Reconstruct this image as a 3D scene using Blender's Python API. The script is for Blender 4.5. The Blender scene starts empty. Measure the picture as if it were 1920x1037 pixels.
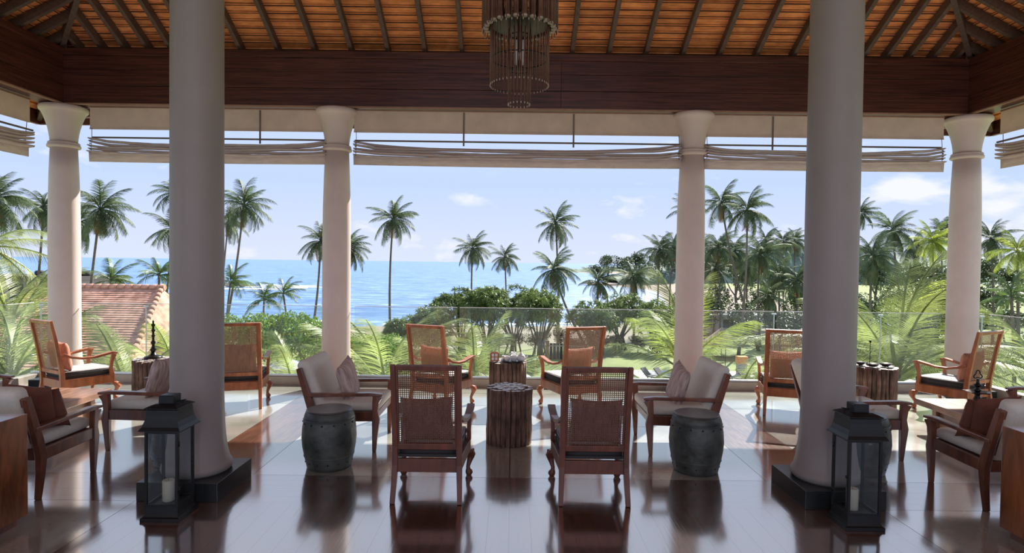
import bpy, math, random
import numpy as np
from mathutils import Vector, Matrix
random.seed(7)
S = bpy.context.scene
COL = S.collection
PI = math.pi

# ---------------------------------------------------------------- camera, world, sun, exposure
cam_d = bpy.data.cameras.new('camera')
cam_d.sensor_width = 36.0
cam_d.lens = 1160.0 / 1920.0 * 36.0
cam_d.clip_end = 9000
cam_d.clip_start = 0.05
cam = bpy.data.objects.new('camera', cam_d)
COL.objects.link(cam)
cam.matrix_world = (Matrix.Translation((0, 0, 1.7))
                    @ Matrix.Rotation(PI / 2 - 0.0237, 4, 'X') @ Matrix.Rotation(0.0123, 4, 'Z'))
S.camera = cam
S.view_settings.view_transform = 'Standard'
S.view_settings.look = 'None'
S.view_settings.exposure = 0.17
S.view_settings.gamma = 1.0
S.view_settings.use_curve_mapping = False
S.cycles.max_bounces = 10
S.cycles.diffuse_bounces = 5
S.cycles.transparent_max_bounces = 16
S.cycles.sample_clamp_indirect = 6.0
S.cycles.caustics_reflective = False
S.cycles.caustics_refractive = False

SKY_GAIN = 1.0
world = bpy.data.worlds.new('sky')
S.world = world
world.use_nodes = True
wn, wl = world.node_tree.nodes, world.node_tree.links
wn.clear()
def N(nodes, t, **kw):
    n = nodes.new(t)
    for k, v in kw.items():
        if k.startswith('i_'):
            key = k[2:]
            n.inputs[int(key) if key.isdigit() else key.replace('_', ' ')].default_value = v
        else:
            setattr(n, k, v)
    return n
tc = N(wn, 'ShaderNodeTexCoord')
sp = N(wn, 'ShaderNodeSeparateXYZ'); wl.new(tc.outputs['Generated'], sp.inputs[0])
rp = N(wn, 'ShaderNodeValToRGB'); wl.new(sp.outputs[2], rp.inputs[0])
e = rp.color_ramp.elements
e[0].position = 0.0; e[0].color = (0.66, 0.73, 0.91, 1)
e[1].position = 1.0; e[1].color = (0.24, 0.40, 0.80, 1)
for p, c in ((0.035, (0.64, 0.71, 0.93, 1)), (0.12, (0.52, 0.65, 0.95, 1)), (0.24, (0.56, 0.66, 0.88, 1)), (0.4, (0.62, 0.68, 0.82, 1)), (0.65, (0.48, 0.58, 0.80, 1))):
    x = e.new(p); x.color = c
# soft cumulus banks low over the horizon
mp = N(wn, 'ShaderNodeMapping'); mp.inputs['Scale'].default_value = (1.0, 1.0, 2.6)
wl.new(tc.outputs['Generated'], mp.inputs[0])
ns = N(wn, 'ShaderNodeTexNoise', i_Scale=7.0, i_Detail=7.0, i_Roughness=0.55); wl.new(mp.outputs[0], ns.inputs['Vector'])
cr = N(wn, 'ShaderNodeValToRGB'); csum = ns.outputs[0]
for cd, cs in (((.677, 1, .128), .10), ((.625, 1, .118), .07), ((.79, 1, .092), .10), ((.85, 1, .075), .07), ((.46, 1, .050), .07), ((.17, 1, .042), .045)):
    vd = N(wn, 'ShaderNodeVectorMath', operation='DISTANCE'); nv = Vector(cd).normalized()
    vm = N(wn, 'ShaderNodeMapping'); vm.inputs['Scale'].default_value = (1, 1, 2.2); wl.new(tc.outputs['Generated'], vm.inputs[0])
    vd.inputs[1].default_value = (nv.x, nv.y, nv.z * 2.2); wl.new(vm.outputs[0], vd.inputs[0])
    vr = N(wn, 'ShaderNodeMapRange', interpolation_type='SMOOTHSTEP'); vr.inputs['From Min'].default_value = cs; vr.inputs['From Max'].default_value = 0
    vr.inputs['To Min'].default_value = 0; vr.inputs['To Max'].default_value = .17; wl.new(vd.outputs['Value'], vr.inputs[0])
    ad = N(wn, 'ShaderNodeMath', operation='ADD'); wl.new(csum, ad.inputs[0]); wl.new(vr.outputs[0], ad.inputs[1]); csum = ad.outputs[0]
wl.new(csum, cr.inputs[0])
cr.color_ramp.elements[0].position = 0.60; cr.color_ramp.elements[0].color = (0, 0, 0, 1)
cr.color_ramp.elements[1].position = 0.72; cr.color_ramp.elements[1].color = (1, 1, 1, 1)
mxc = N(wn, 'ShaderNodeMix', data_type='RGBA'); mxc.inputs['B'].default_value = (0.93, 0.92, 0.95, 1)
ml = N(wn, 'ShaderNodeMath', operation='MULTIPLY'); ml.inputs[1].default_value = 0.75
wl.new(cr.outputs[0], ml.inputs[0]); wl.new(ml.outputs[0], mxc.inputs['Factor'])
wl.new(rp.outputs[0], mxc.inputs['A'])
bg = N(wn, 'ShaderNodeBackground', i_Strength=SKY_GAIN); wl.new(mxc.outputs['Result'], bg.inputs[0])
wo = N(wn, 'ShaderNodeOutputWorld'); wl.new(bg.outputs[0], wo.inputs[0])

SUN_AZ, SUN_EL = math.radians(30), math.radians(40)
sun_d = bpy.data.lights.new('sun', 'SUN')
sun_d.energy = 10.0
sun_d.angle = math.radians(0.6)
sun_d.color = (1.0, 0.95, 0.86)
sun = bpy.data.objects.new('sun', sun_d)
COL.objects.link(sun)
sd = Vector((math.sin(SUN_AZ) * math.cos(SUN_EL), math.cos(SUN_AZ) * math.cos(SUN_EL), math.sin(SUN_EL)))
sun.rotation_euler = sd.to_track_quat('Z', 'Y').to_euler()
sun.location = (20, 35, 30)

# ---------------------------------------------------------------- materials
def mat(name, c, rough=0.6, var=0.12, scale=6.0, stretch=(1, 1, 1), bump=0.0, bscale=None, metal=0.0,
        coat=0.0, c2=None, rand=0.0, spec=0.5, trans=0.0, rough_var=0.0, detail=4.0, coords='Object', dist=0.0, coat_r=0.08, coat_ior=1.5, ior=1.5):
    m = bpy.data.materials.new(name)
    m.use_nodes = True
    nt = m.node_tree; nd, lk = nt.nodes, nt.links
    nd.clear()
    out = N(nd, 'ShaderNodeOutputMaterial')
    b = N(nd, 'ShaderNodeBsdfPrincipled')
    b.inputs['Roughness'].default_value = rough
    b.inputs['Metallic'].default_value = metal
    b.inputs['Coat Weight'].default_value = coat
    b.inputs['Coat Roughness'].default_value = coat_r
    b.inputs['Coat IOR'].default_value = coat_ior
    b.inputs['IOR'].default_value = ior
    b.inputs['Specular IOR Level'].default_value = spec
    t = N(nd, 'ShaderNodeTexCoord')
    mpn = N(nd, 'ShaderNodeMapping'); mpn.inputs['Scale'].default_value = stretch
    lk.new(t.outputs[coords], mpn.inputs[0])
    n = N(nd, 'ShaderNodeTexNoise', i_Scale=scale, i_Detail=detail, i_Roughness=0.6, i_Distortion=dist)
    lk.new(mpn.outputs[0], n.inputs['Vector'])
    r = N(nd, 'ShaderNodeValToRGB')
    a = [max(0, x * (1 - var)) for x in c]
    z = [min(1, x * (1 + var)) for x in (c2 or c)]
    r.color_ramp.elements[0].position = 0.32; r.color_ramp.elements[0].color = (*a, 1)
    r.color_ramp.elements[1].position = 0.68; r.color_ramp.elements[1].color = (*z, 1)
    lk.new(n.outputs[0], r.inputs[0])
    col = r.outputs[0]
    if rand:
        oi = N(nd, 'ShaderNodeObjectInfo')
        mr = N(nd, 'ShaderNodeMapRange'); mr.inputs['To Min'].default_value = 1 - rand; mr.inputs['To Max'].default_value = 1 + rand
        lk.new(oi.outputs['Random'], mr.inputs[0])
        hs = N(nd, 'ShaderNodeHueSaturation')
        lk.new(mr.outputs[0], hs.inputs['Value']); lk.new(col, hs.inputs['Color'])
        col = hs.outputs[0]
    lk.new(col, b.inputs['Base Color'])
    if rough_var:
        rr = N(nd, 'ShaderNodeMapRange')
        rr.inputs['To Min'].default_value = max(0.02, rough - rough_var); rr.inputs['To Max'].default_value = rough + rough_var
        lk.new(n.outputs[0], rr.inputs[0]); lk.new(rr.outputs[0], b.inputs['Roughness'])
    if bump:
        n2 = N(nd, 'ShaderNodeTexNoise', i_Scale=bscale or scale * 3, i_Detail=5.0)
        lk.new(mpn.outputs[0], n2.inputs['Vector'])
        bp = N(nd, 'ShaderNodeBump', i_Strength=bump, i_Distance=0.02)
        lk.new(n2.outputs[0], bp.inputs['Height']); lk.new(bp.outputs[0], b.inputs['Normal'])
    if trans:
        tr = N(nd, 'ShaderNodeBsdfTranslucent'); lk.new(col, tr.inputs[0])
        mx = N(nd, 'ShaderNodeMixShader', i_0=trans)
        lk.new(b.outputs[0], mx.inputs[1]); lk.new(tr.outputs[0], mx.inputs[2]); lk.new(mx.outputs[0], out.inputs[0])
    else:
        lk.new(b.outputs[0], out.inputs[0])
    return m

def glass_mat(name, tint, haze=0.0):
    m = bpy.data.materials.new(name); m.use_nodes = True
    nd, lk = m.node_tree.nodes, m.node_tree.links; nd.clear()
    out = N(nd, 'ShaderNodeOutputMaterial')
    tr = N(nd, 'ShaderNodeBsdfTransparent'); tr.inputs[0].default_value = (*tint, 1)
    gl = N(nd, 'ShaderNodeBsdfGlossy'); gl.inputs['Roughness'].default_value = 0.02
    fr = N(nd, 'ShaderNodeFresnel', i_IOR=1.45)
    mx = N(nd, 'ShaderNodeMixShader')
    ge = N(nd, 'ShaderNodeNewGeometry'); iv = N(nd, 'ShaderNodeMath', operation='SUBTRACT', i_0=1.0); lk.new(ge.outputs['Backfacing'], iv.inputs[1])
    mu = N(nd, 'ShaderNodeMath', operation='MULTIPLY'); lk.new(fr.outputs[0], mu.inputs[0]); lk.new(iv.outputs[0], mu.inputs[1])
    lk.new(mu.outputs[0], mx.inputs[0]); lk.new(tr.outputs[0], mx.inputs[1]); lk.new(gl.outputs[0], mx.inputs[2])
    if haze:
        df = N(nd, 'ShaderNodeBsdfDiffuse'); df.inputs[0].default_value = (0.8, 0.88, 0.85, 1)
        m2 = N(nd, 'ShaderNodeMixShader', i_0=haze)
        lk.new(mx.outputs[0], m2.inputs[1]); lk.new(df.outputs[0], m2.inputs[2]); lk.new(m2.outputs[0], out.inputs[0])
    else:
        lk.new(mx.outputs[0], out.inputs[0])
    return m

M = {}
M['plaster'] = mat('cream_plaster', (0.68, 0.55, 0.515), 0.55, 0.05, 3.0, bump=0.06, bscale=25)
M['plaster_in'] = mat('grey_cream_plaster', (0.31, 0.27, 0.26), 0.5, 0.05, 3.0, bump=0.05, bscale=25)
M['black_stone'] = mat('black_stone', (0.022, 0.026, 0.03), 0.28, 0.25, 9.0, bump=0.05)
M['concrete'] = mat('polished_concrete', (0.40, 0.395, 0.35), 0.17, 0.14, 1.7, coat=1.0, coat_ior=4.0, coat_r=0.10, ior=2.6, bump=0.035, bscale=7, rough_var=0.07, rand=0.05, c2=(0.50, 0.49, 0.44), spec=0.7)
M['floor_y'] = mat('floor_board_lengthwise', (0.12, 0.052, 0.034), 0.17, 0.3, 5.0, stretch=(9, .7, 1), coat=1.0, coat_ior=4.0, coat_r=0.10, ior=2.6, c2=(0.17, 0.075, 0.047), bump=0.05, bscale=5, rough_var=0.06, rand=0.14, spec=0.7)
M['floor_x'] = mat('floor_board_crosswise', (0.10, 0.040, 0.026), 0.17, 0.3, 5.0, stretch=(.7, 9, 1), coat=1.0, coat_ior=4.0, coat_r=0.10, ior=2.6, c2=(0.14, 0.056, 0.033), bump=0.05, bscale=5, rough_var=0.06, rand=0.14, spec=0.7)
M['joint'] = mat('floor_joint', (0.03, 0.028, 0.026), 0.5, 0.1)
M['beam'] = mat('dark_red_timber', (0.060, 0.016, 0.011), 0.36, 0.4, 4.0, stretch=(0.5, 1, 14), c2=(0.095, 0.028, 0.017), bump=0.04, rand=0.12)
M['beam_side'] = mat('dark_red_timber_side', (0.060, 0.016, 0.011), 0.36, 0.4, 4.0, stretch=(1, 0.5, 14), c2=(0.095, 0.028, 0.017), bump=0.04, rand=0.12)
M['rafter'] = mat('rafter_timber', (0.11, 0.065, 0.048), 0.6, 0.25, 5.0, stretch=(6, 1, 6), bump=0.05, rand=0.1)
M['batten'] = mat('batten_timber', (0.06, 0.02, 0.012), 0.7, 0.2)
M['tile'] = mat('terracotta_tile', (0.72, 0.23, 0.075), 0.75, 0.15, 3.0, stretch=(2, 6, 1), c2=(0.82, 0.31, 0.11), rand=0.18, bump=0.05)
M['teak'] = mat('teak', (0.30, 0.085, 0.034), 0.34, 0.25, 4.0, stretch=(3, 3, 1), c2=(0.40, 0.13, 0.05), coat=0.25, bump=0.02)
M['dark_teak'] = mat('dark_teak', (0.125, 0.044, 0.030), 0.32, 0.25, 4.0, stretch=(3, 3, 1), c2=(0.21, 0.075, 0.042), coat=0.3, bump=0.02)
M['box_wood'] = mat('glossy_red_wood', (0.19, 0.062, 0.024), 0.27, 0.35, 2.2, stretch=(5, 5, 0.9), c2=(0.30, 0.10, 0.035), coat=0.4, dist=0.6)
M['table_wood'] = mat('weathered_brown_wood', (0.17, 0.085, 0.055), 0.34, 0.3, 3.0, stretch=(5, 1, 3), c2=(0.27, 0.14, 0.09), coat=0.2)
M['cane_shaded'] = mat('shade_darkened_cane', (0.17, 0.080, 0.050), 0.6, 0.15, 30.0)  # near chairs' cane, the hall's shade put into the colour
M['teak_shaded'] = mat('shade_darkened_teak', (0.105, 0.030, 0.018), 0.38, 0.25, 4.0, stretch=(3, 3, 1), c2=(0.16, 0.050, 0.03), coat=0.1, bump=0.02)  # near chairs' teak, darkened in colour for the shade they stand in
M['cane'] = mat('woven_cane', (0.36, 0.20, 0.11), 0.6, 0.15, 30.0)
M['charcoal'] = mat('charcoal_fabric', (0.045, 0.042, 0.045), 0.85, 0.15, 60.0, bump=0.1, bscale=300)
M['lit_top_piping'] = mat('lit_top_and_piping_fabric', (0.40, 0.39, 0.40), 0.85, 0.08, 60.0, bump=0.1, bscale=300)  # piping, and the cushion top paled as if lit from above
M['cream'] = mat('cream_fabric', (0.76, 0.73, 0.66), 0.9, 0.05, 40.0, bump=0.12, bscale=250)
M['mauve'] = mat('crinkled_mauve_fabric', (0.36, 0.20, 0.18), 0.85, 0.3, 9.0, stretch=(5, 1, 1), c2=(0.46, 0.28, 0.25), bump=0.5, bscale=22)
M['striped'] = mat('striped_pink_fabric', (0.42, 0.29, 0.27), 0.85, 0.25, 7.0, stretch=(7, 1, 1), c2=(0.60, 0.47, 0.44), bump=0.4, bscale=20)
M['rust'] = mat('rust_brown_fabric', (0.19, 0.066, 0.043), 0.8, 0.15, 12.0, bump=0.3, bscale=18)
M['peach'] = mat('peach_fabric', (0.50, 0.22, 0.15), 0.85, 0.2, 9.0, stretch=(5, 1, 1), bump=0.4, bscale=20)
M['bark'] = mat('branch_bark', (0.13, 0.075, 0.058), 0.85, 0.4, 22.0, stretch=(1, 1, 0.25), c2=(0.22, 0.135, 0.10), bump=0.5, bscale=40, rand=0.25)
M['cut_end'] = mat('cut_branch_end', (0.50, 0.45, 0.42), 0.4, 0.2, 60.0, rand=0.2, coat=0.2)
M['drum'] = mat('grey_green_drum_skin', (0.036, 0.043, 0.042), 0.42, 0.4, 6.0, c2=(0.068, 0.08, 0.076), bump=0.25, bscale=26)
M['drum_top'] = mat('worn_drum_top', (0.10, 0.10, 0.095), 0.35, 0.3, 9.0, bump=0.1)
M['iron'] = mat('black_iron', (0.010, 0.011, 0.013), 0.42, 0.2, 10.0, metal=0.3)
M['bronze'] = mat('dark_bronze', (0.022, 0.018, 0.016), 0.3, 0.3, 10.0, metal=0.6)
M['wax'] = mat('candle_wax', (0.78, 0.72, 0.58), 0.5, 0.04, 5.0, trans=0.15)
M['wick'] = mat('wick', (0.02, 0.02, 0.02), 0.9)
M['rod'] = mat('chandelier_rod', (0.15, 0.065, 0.042), 0.42, 0.25, 20.0, rand=0.2)
M['rod_end'] = mat('pale_rod_end', (0.46, 0.38, 0.32), 0.5, 0.1)
M['canvas'] = mat('beige_canvas', (0.84, 0.70, 0.63), 0.9, 0.07, 4.0, bump=0.08, bscale=90, trans=0.45)
M['canvas_fold'] = mat('grey_beige_folded_canvas', (0.80, 0.68, 0.64), 0.9, 0.1, 6.0, stretch=(1, 1, 6), bump=0.08, bscale=60, trans=0.4)
M['tape'] = mat('brown_tape', (0.20, 0.15, 0.12), 0.8)
M['track'] = mat('tan_trim', (0.32, 0.17, 0.12), 0.5, 0.15)
M['metal'] = mat('brushed_steel', (0.55, 0.56, 0.57), 0.3, 0.05, metal=0.9)
M['glass'] = glass_mat('rail_glass', (0.93, 0.97, 0.95), 0.05)
M['lantern_glass'] = glass_mat('lantern_glass', (0.90, 0.92, 0.93), 0.0)
M['curb'] = mat('curb_stone', (0.40, 0.34, 0.30), 0.5, 0.1)
M['china'] = mat('white_china', (0.78, 0.78, 0.80), 0.2, 0.02, coat=0.3)
M['drift'] = mat('driftwood', (0.50, 0.43, 0.40), 0.7, 0.15, 20.0, bump=0.2)
# outdoors
M['frond'] = mat('palm_leaf', (0.075, 0.125, 0.035), 0.45, 0.3, 1.5, c2=(0.13, 0.20, 0.055), rand=0.25, trans=0.35)
M['frond_dark'] = mat('grey_green_palm_leaf', (0.060, 0.09, 0.042), 0.65, 0.3, 1.5, c2=(0.12, 0.165, 0.07), rand=0.25, trans=0.25)
M['frond_yellow'] = mat('yellow_green_palm_leaf', (0.25, 0.32, 0.05), 0.45, 0.3, 1.5, c2=(0.38, 0.44, 0.08), rand=0.2, trans=0.45)
M['frond_dry'] = mat('dry_palm_leaf', (0.32, 0.19, 0.08), 0.7, 0.3, 1.5, rand=0.2, trans=0.2)
M['frond_near'] = mat('bright_palm_leaf', (0.13, 0.18, 0.05), 0.42, 0.45, 3.0, c2=(0.34, 0.38, 0.13), rand=0.3, trans=0.45)
M['trunk'] = mat('palm_trunk', (0.15, 0.125, 0.105), 0.85, 0.25, 2.0, stretch=(1, 1, 5), bump=0.4, rand=0.2)
M['screw'] = mat('screwpine_leaf', (0.075, 0.12, 0.032), 0.5, 0.4, 0.8, c2=(0.19, 0.26, 0.07), trans=0.25)
M['broadleaf'] = mat('broad_leaf', (0.035, 0.065, 0.022), 0.5, 0.4, 0.6, c2=(0.085, 0.13, 0.04), trans=0.2)
M['shrub'] = mat('bright_shrub_leaf', (0.13, 0.24, 0.03), 0.5, 0.4, 1.5, c2=(0.26, 0.40, 0.06), trans=0.35)
M['scrub'] = mat('dry_scrub_leaf', (0.10, 0.095, 0.055), 0.6, 0.5, 1.5, c2=(0.25, 0.21, 0.13), trans=0.2)
M['branch'] = mat('grey_branch', (0.14, 0.12, 0.11), 0.85, 0.2)
M['hill'] = mat('haze_tinted_wooded_hill', (0.10, 0.15, 0.12), 0.9, 0.4, 0.10, c2=(0.17, 0.22, 0.17), bump=1.0, bscale=0.3, detail=8)  # blue-green tint stands in for the haze of distance
M['rock'] = mat('sea_rock', (0.06, 0.055, 0.055), 0.8, 0.3, 1.0, bump=0.5)
M['foam'] = mat('sea_foam', (0.85, 0.88, 0.90), 0.8, 0.05)
M['white_cloth'] = mat('white_parasol_cloth', (0.75, 0.74, 0.76), 0.8, 0.04, trans=0.2)
M['grey_wood'] = mat('weathered_grey_wood', (0.33, 0.30, 0.29), 0.7, 0.15, 8.0)
M['thatch'] = mat('thatch', (0.32, 0.24, 0.17), 0.95, 0.3, 10.0, stretch=(3, 3, 0.5), bump=0.6)
M['patio'] = mat('pale_paving', (0.58, 0.54, 0.50), 0.7, 0.08, 1.0)
M['wallpaint'] = mat('grey_white_wall_paint', (0.48, 0.47, 0.47), 0.8, 0.08)
M['dark_roof'] = mat('dark_roof_edge', (0.06, 0.055, 0.055), 0.8)
M['blue_tank'] = mat('blue_water_tank', (0.03, 0.09, 0.22), 0.4)
M['house_tile'] = mat('sunlit_roof_tile', (0.42, 0.21, 0.14), 0.8, 0.3, 2.5, c2=(0.60, 0.33, 0.24), bump=0.3, bscale=12)
M['brick_wall'] = mat('brown_house_wall', (0.22, 0.11, 0.08), 0.85, 0.15)
M['lounger'] = mat('dark_lounger_weave', (0.06, 0.055, 0.055), 0.6)
M['orange'] = mat('orange_towel', (0.65, 0.30, 0.10), 0.8)

def ground_mat():
    m = bpy.data.materials.new('lawn_and_sand'); m.use_nodes = True
    nd, lk = m.node_tree.nodes, m.node_tree.links
    b = nd['Principled BSDF']; b.inputs['Roughness'].default_value = 0.95
    g = N(nd, 'ShaderNodeNewGeometry')
    s = N(nd, 'ShaderNodeSeparateXYZ'); lk.new(g.outputs['Position'], s.inputs[0])
    n = N(nd, 'ShaderNodeTexNoise', i_Scale=0.25, i_Detail=8.0); lk.new(g.outputs['Position'], n.inputs['Vector'])
    r = N(nd, 'ShaderNodeValToRGB'); lk.new(n.outputs[0], r.inputs[0])
    r.color_ramp.elements[0].position = 0.35; r.color_ramp.elements[0].color = (0.15, 0.18, 0.06, 1)
    r.color_ramp.elements[1].position = 0.65; r.color_ramp.elements[1].color = (0.27, 0.31, 0.11, 1)
    mr = N(nd, 'ShaderNodeMapRange'); mr.inputs['From Min'].default_value = -7.95; mr.inputs['From Max'].default_value = -7.55
    lk.new(s.outputs[2], mr.inputs[0])
    mx = N(nd, 'ShaderNodeMix', data_type='RGBA'); mx.inputs['A'].default_value = (0.26, 0.215, 0.165, 1)
    lk.new(mr.outputs[0], mx.inputs['Factor']); lk.new(r.outputs[0], mx.inputs['B'])
    lk.new(mx.outputs['Result'], b.inputs['Base Color'])
    return m
M['ground'] = ground_mat()

def sea_mat():
    m = bpy.data.materials.new('sea_water'); m.use_nodes = True
    nd, lk = m.node_tree.nodes, m.node_tree.links
    b = nd['Principled BSDF']; b.inputs['Roughness'].default_value = 0.35
    b.inputs['Specular IOR Level'].default_value = 0.35
    g = N(nd, 'ShaderNodeNewGeometry')
    mpn = N(nd, 'ShaderNodeMapping'); mpn.inputs['Scale'].default_value = (0.35, 1.0, 1.0)
    lk.new(g.outputs['Position'], mpn.inputs[0])
    n = N(nd, 'ShaderNodeTexNoise', i_Scale=0.30, i_Detail=10.0, i_Roughness=0.8); lk.new(mpn.outputs[0], n.inputs['Vector'])
    r = N(nd, 'ShaderNodeValToRGB'); lk.new(n.outputs[0], r.inputs[0])
    r.color_ramp.elements[0].position = 0.43; r.color_ramp.elements[0].color = (0.045, 0.135, 0.36, 1)
    r.color_ramp.elements[1].position = 0.57; r.color_ramp.elements[1].color = (0.18, 0.32, 0.56, 1)
    x = r.color_ramp.elements.new(0.68); x.color = (0.62, 0.76, 0.86, 1)
    lk.new(r.outputs[0], b.inputs['Base Color'])
    bp = N(nd, 'ShaderNodeBump', i_Strength=0.6, i_Distance=0.6)
    lk.new(n.outputs[0], bp.inputs['Height']); lk.new(bp.outputs[0], b.inputs['Normal'])
    return m
M['sea'] = sea_mat()
FILL_GLOW = bpy.data.materials.new('fill_lamp_glow'); FILL_GLOW.use_nodes = True  # glow of the globes on the added fill lamps
FILL_GLOW.node_tree.nodes['Principled BSDF'].inputs['Emission Color'].default_value = (1, .8, .6, 1)
FILL_GLOW.node_tree.nodes['Principled BSDF'].inputs['Emission Strength'].default_value = 4
FILL_W = 55.0  # power of each added fill lamp
M['pool'] = mat('pool_water', (0.16, 0.28, 0.45), 0.15, 0.15, 2.0, bump=0.2, bscale=4)

# ---------------------------------------------------------------- mesh helpers
class MB:
    def __init__(s):
        s.v = []; s.f = []; s.mi = []; s.sm = []
    def add(s, vs, fs, mi=0, sm=False):
        o = len(s.v); s.v.extend(tuple(p) for p in vs)
        for f in fs:
            s.f.append(tuple(i + o for i in f)); s.mi.append(mi); s.sm.append(sm)
        return s
    def box(s, x0, x1, y0, y1, z0, z1, mi=0):
        vs = [(x0, y0, z0), (x1, y0, z0), (x1, y1, z0), (x0, y1, z0), (x0, y0, z1), (x1, y0, z1), (x1, y1, z1), (x0, y1, z1)]
        return s.add(vs, [(0, 3, 2, 1), (4, 5, 6, 7), (0, 1, 5, 4), (1, 2, 6, 5), (2, 3, 7, 6), (3, 0, 4, 7)], mi)
    def rings(s, rings, mi=0, sm=True, cap=True, capmi=None):
        n = len(rings[0]); vs = [p for r in rings for p in r]; fs = []
        for k in range(len(rings) - 1):
            for i in range(n):
                j = (i + 1) % n
                fs.append((k * n + i, k * n + j, (k + 1) * n + j, (k + 1) * n + i))
        o = len(s.v)
        s.add(vs, fs, mi, sm)
        if cap:
            cm = mi if capmi is None else capmi
            L = (len(rings) - 1) * n
            s.f.append(tuple(o + i for i in reversed(range(n)))); s.mi.append(mi); s.sm.append(False)
            s.f.append(tuple(o + L + i for i in range(n))); s.mi.append(cm); s.sm.append(False)
        return s
    def lathe(s, prof, n=32, c=(0, 0), mi=0, sm=True, capmi=None):
        return s.rings([[(c[0] + r * math.cos(2 * PI * i / n), c[1] + r * math.sin(2 * PI * i / n), z) for i in range(n)] for r, z in prof], mi, sm, True, capmi)
    def sweep(s, pts, ws, hs, side=(1, 0, 0), mi=0, sm=False, tangents=None):
        pts = [Vector(p) for p in pts]; sd_ = Vector(side).normalized(); rs = []
        if not hasattr(ws, '__len__'): ws = [ws] * len(pts)
        if not hasattr(hs, '__len__'): hs = [hs] * len(pts)
        for i, p in enumerate(pts):
            t = (pts[min(i + 1, len(pts) - 1)] - pts[max(i - 1, 0)]).normalized()
            nn = sd_.cross(t).normalized()
            w, h = ws[i] / 2, hs[i] / 2
            rs.append([p + sd_ * a * w + nn * b * h for a, b in ((-1, -1), (1, -1), (1, 1), (-1, 1))])
        return s.rings(rs, mi, sm)
    def tube(s, pts, rad, n=8, mi=0, sm=True, capmi=None):
        pts = [Vector(p) for p in pts]; rs = []
        if not hasattr(rad, '__len__'): rad = [rad] * len(pts)
        ref = None
        for i, p in enumerate(pts):
            t = (pts[min(i + 1, len(pts) - 1)] - pts[max(i - 1, 0)]).normalized()
            if ref is None:
                ref = Vector((1, 0, 0)) if abs(t.x) < 0.8 else Vector((0, 1, 0))
            a = (ref - t * ref.dot(t)).normalized(); b = t.cross(a); ref = a
            rs.append([p + (a * math.cos(2 * PI * k / n) + b * math.sin(2 * PI * k / n)) * rad[i] for k in range(n)])
        return s.rings(rs, mi, sm, True, capmi)
    def mesh(s, name, mats, bevel_flat=True):
        me = bpy.data.meshes.new(name)
        me.from_pydata(s.v, [], s.f)
        for m_ in (mats if isinstance(mats, (list, tuple)) else [mats]):
            me.materials.append(M[m_] if isinstance(m_, str) else m_)
        me.polygons.foreach_set('material_index', s.mi)
        me.polygons.foreach_set('use_smooth', s.sm)
        me.update()
        return me
    def obj(s, name, mats, parent=None, bevel=0.0, loc=None, rot=None, seg=2):
        o = bpy.data.objects.new(name, s.mesh(name, mats))
        COL.objects.link(o)
        if parent is not None: o.parent = parent
        if loc is not None: o.location = loc
        if rot is not None: o.rotation_euler = rot
        if bevel:
            b = o.modifiers.new('bevel', 'BEVEL'); b.width = bevel; b.segments = seg; b.limit_method = 'ANGLE'
        return o

def inst(name, me, parent=None, loc=(0, 0, 0), rot=(0, 0, 0), sc=(1, 1, 1)):
    o = bpy.data.objects.new(name, me)
    COL.objects.link(o)
    if parent is not None: o.parent = parent
    o.location = loc; o.rotation_euler = rot; o.scale = sc
    return o
def empty(name, loc=(0, 0, 0), rz=0.0):
    o = bpy.data.objects.new(name, None); COL.objects.link(o)
    o.empty_display_size = 0.1
    o.location = loc; o.rotation_euler = (0, 0, rz)
    return o
def tag(o, label=None, cat=None, group=None, kind=None):
    if label: o['label'] = label
    if cat: o['category'] = cat
    if group: o['group'] = group
    if kind: o['kind'] = kind
    return o
def thing(name, label, cat, loc=(0, 0, 0), rz=0.0, group=None):
    return tag(empty(name, loc, rz), label, cat, group)
def copy_tree(o, parent=None):
    c = o.copy(); COL.objects.link(c)
    if parent is not None: c.parent = parent
    for ch in [x for x in KIDS.get(o.name, [])]:
        copy_tree(ch, c)
    return c
KIDS = {}
def index_kids(o):
    for x in COL.objects:
        if x.parent is not None:
            KIDS.setdefault(x.parent.name, [])
            if x not in KIDS[x.parent.name]: KIDS[x.parent.name].append(x)
def dup(o, label, loc, rz, group=None):
    if not KIDS.get(o.name): index_kids(o)
    c = copy_tree(o); c.location = loc; c.rotation_euler = (0, 0, rz); c['label'] = label
    if group: c['group'] = group
    return c

# ================================================================= STRUCTURE
X0, X1, YB, YF = -6.4, 6.4, -4.5, 8.30
floor = tag(empty('floor'), kind='structure')
MB().box(X0 - .05, X1 + .05, YB, 8.46, -0.30, -0.012).obj('floor_bed', 'joint', floor)
G = 0.003
def slab(x0, x1, y0, y1):
    MB().box(x0 + G, x1 - G, y0 + G, y1 - G, -0.012, 0).obj('concrete_slab', 'concrete', floor)
def board(x0, x1, y0, y1, m):
    MB().box(x0 + .0003, x1 - .0003, y0 + .0003, y1 - .0003, -0.012, 0).obj('wood_board', m, floor)
XI, XO, YA, YC = 2.02, 2.61, 4.28, 4.83
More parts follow.
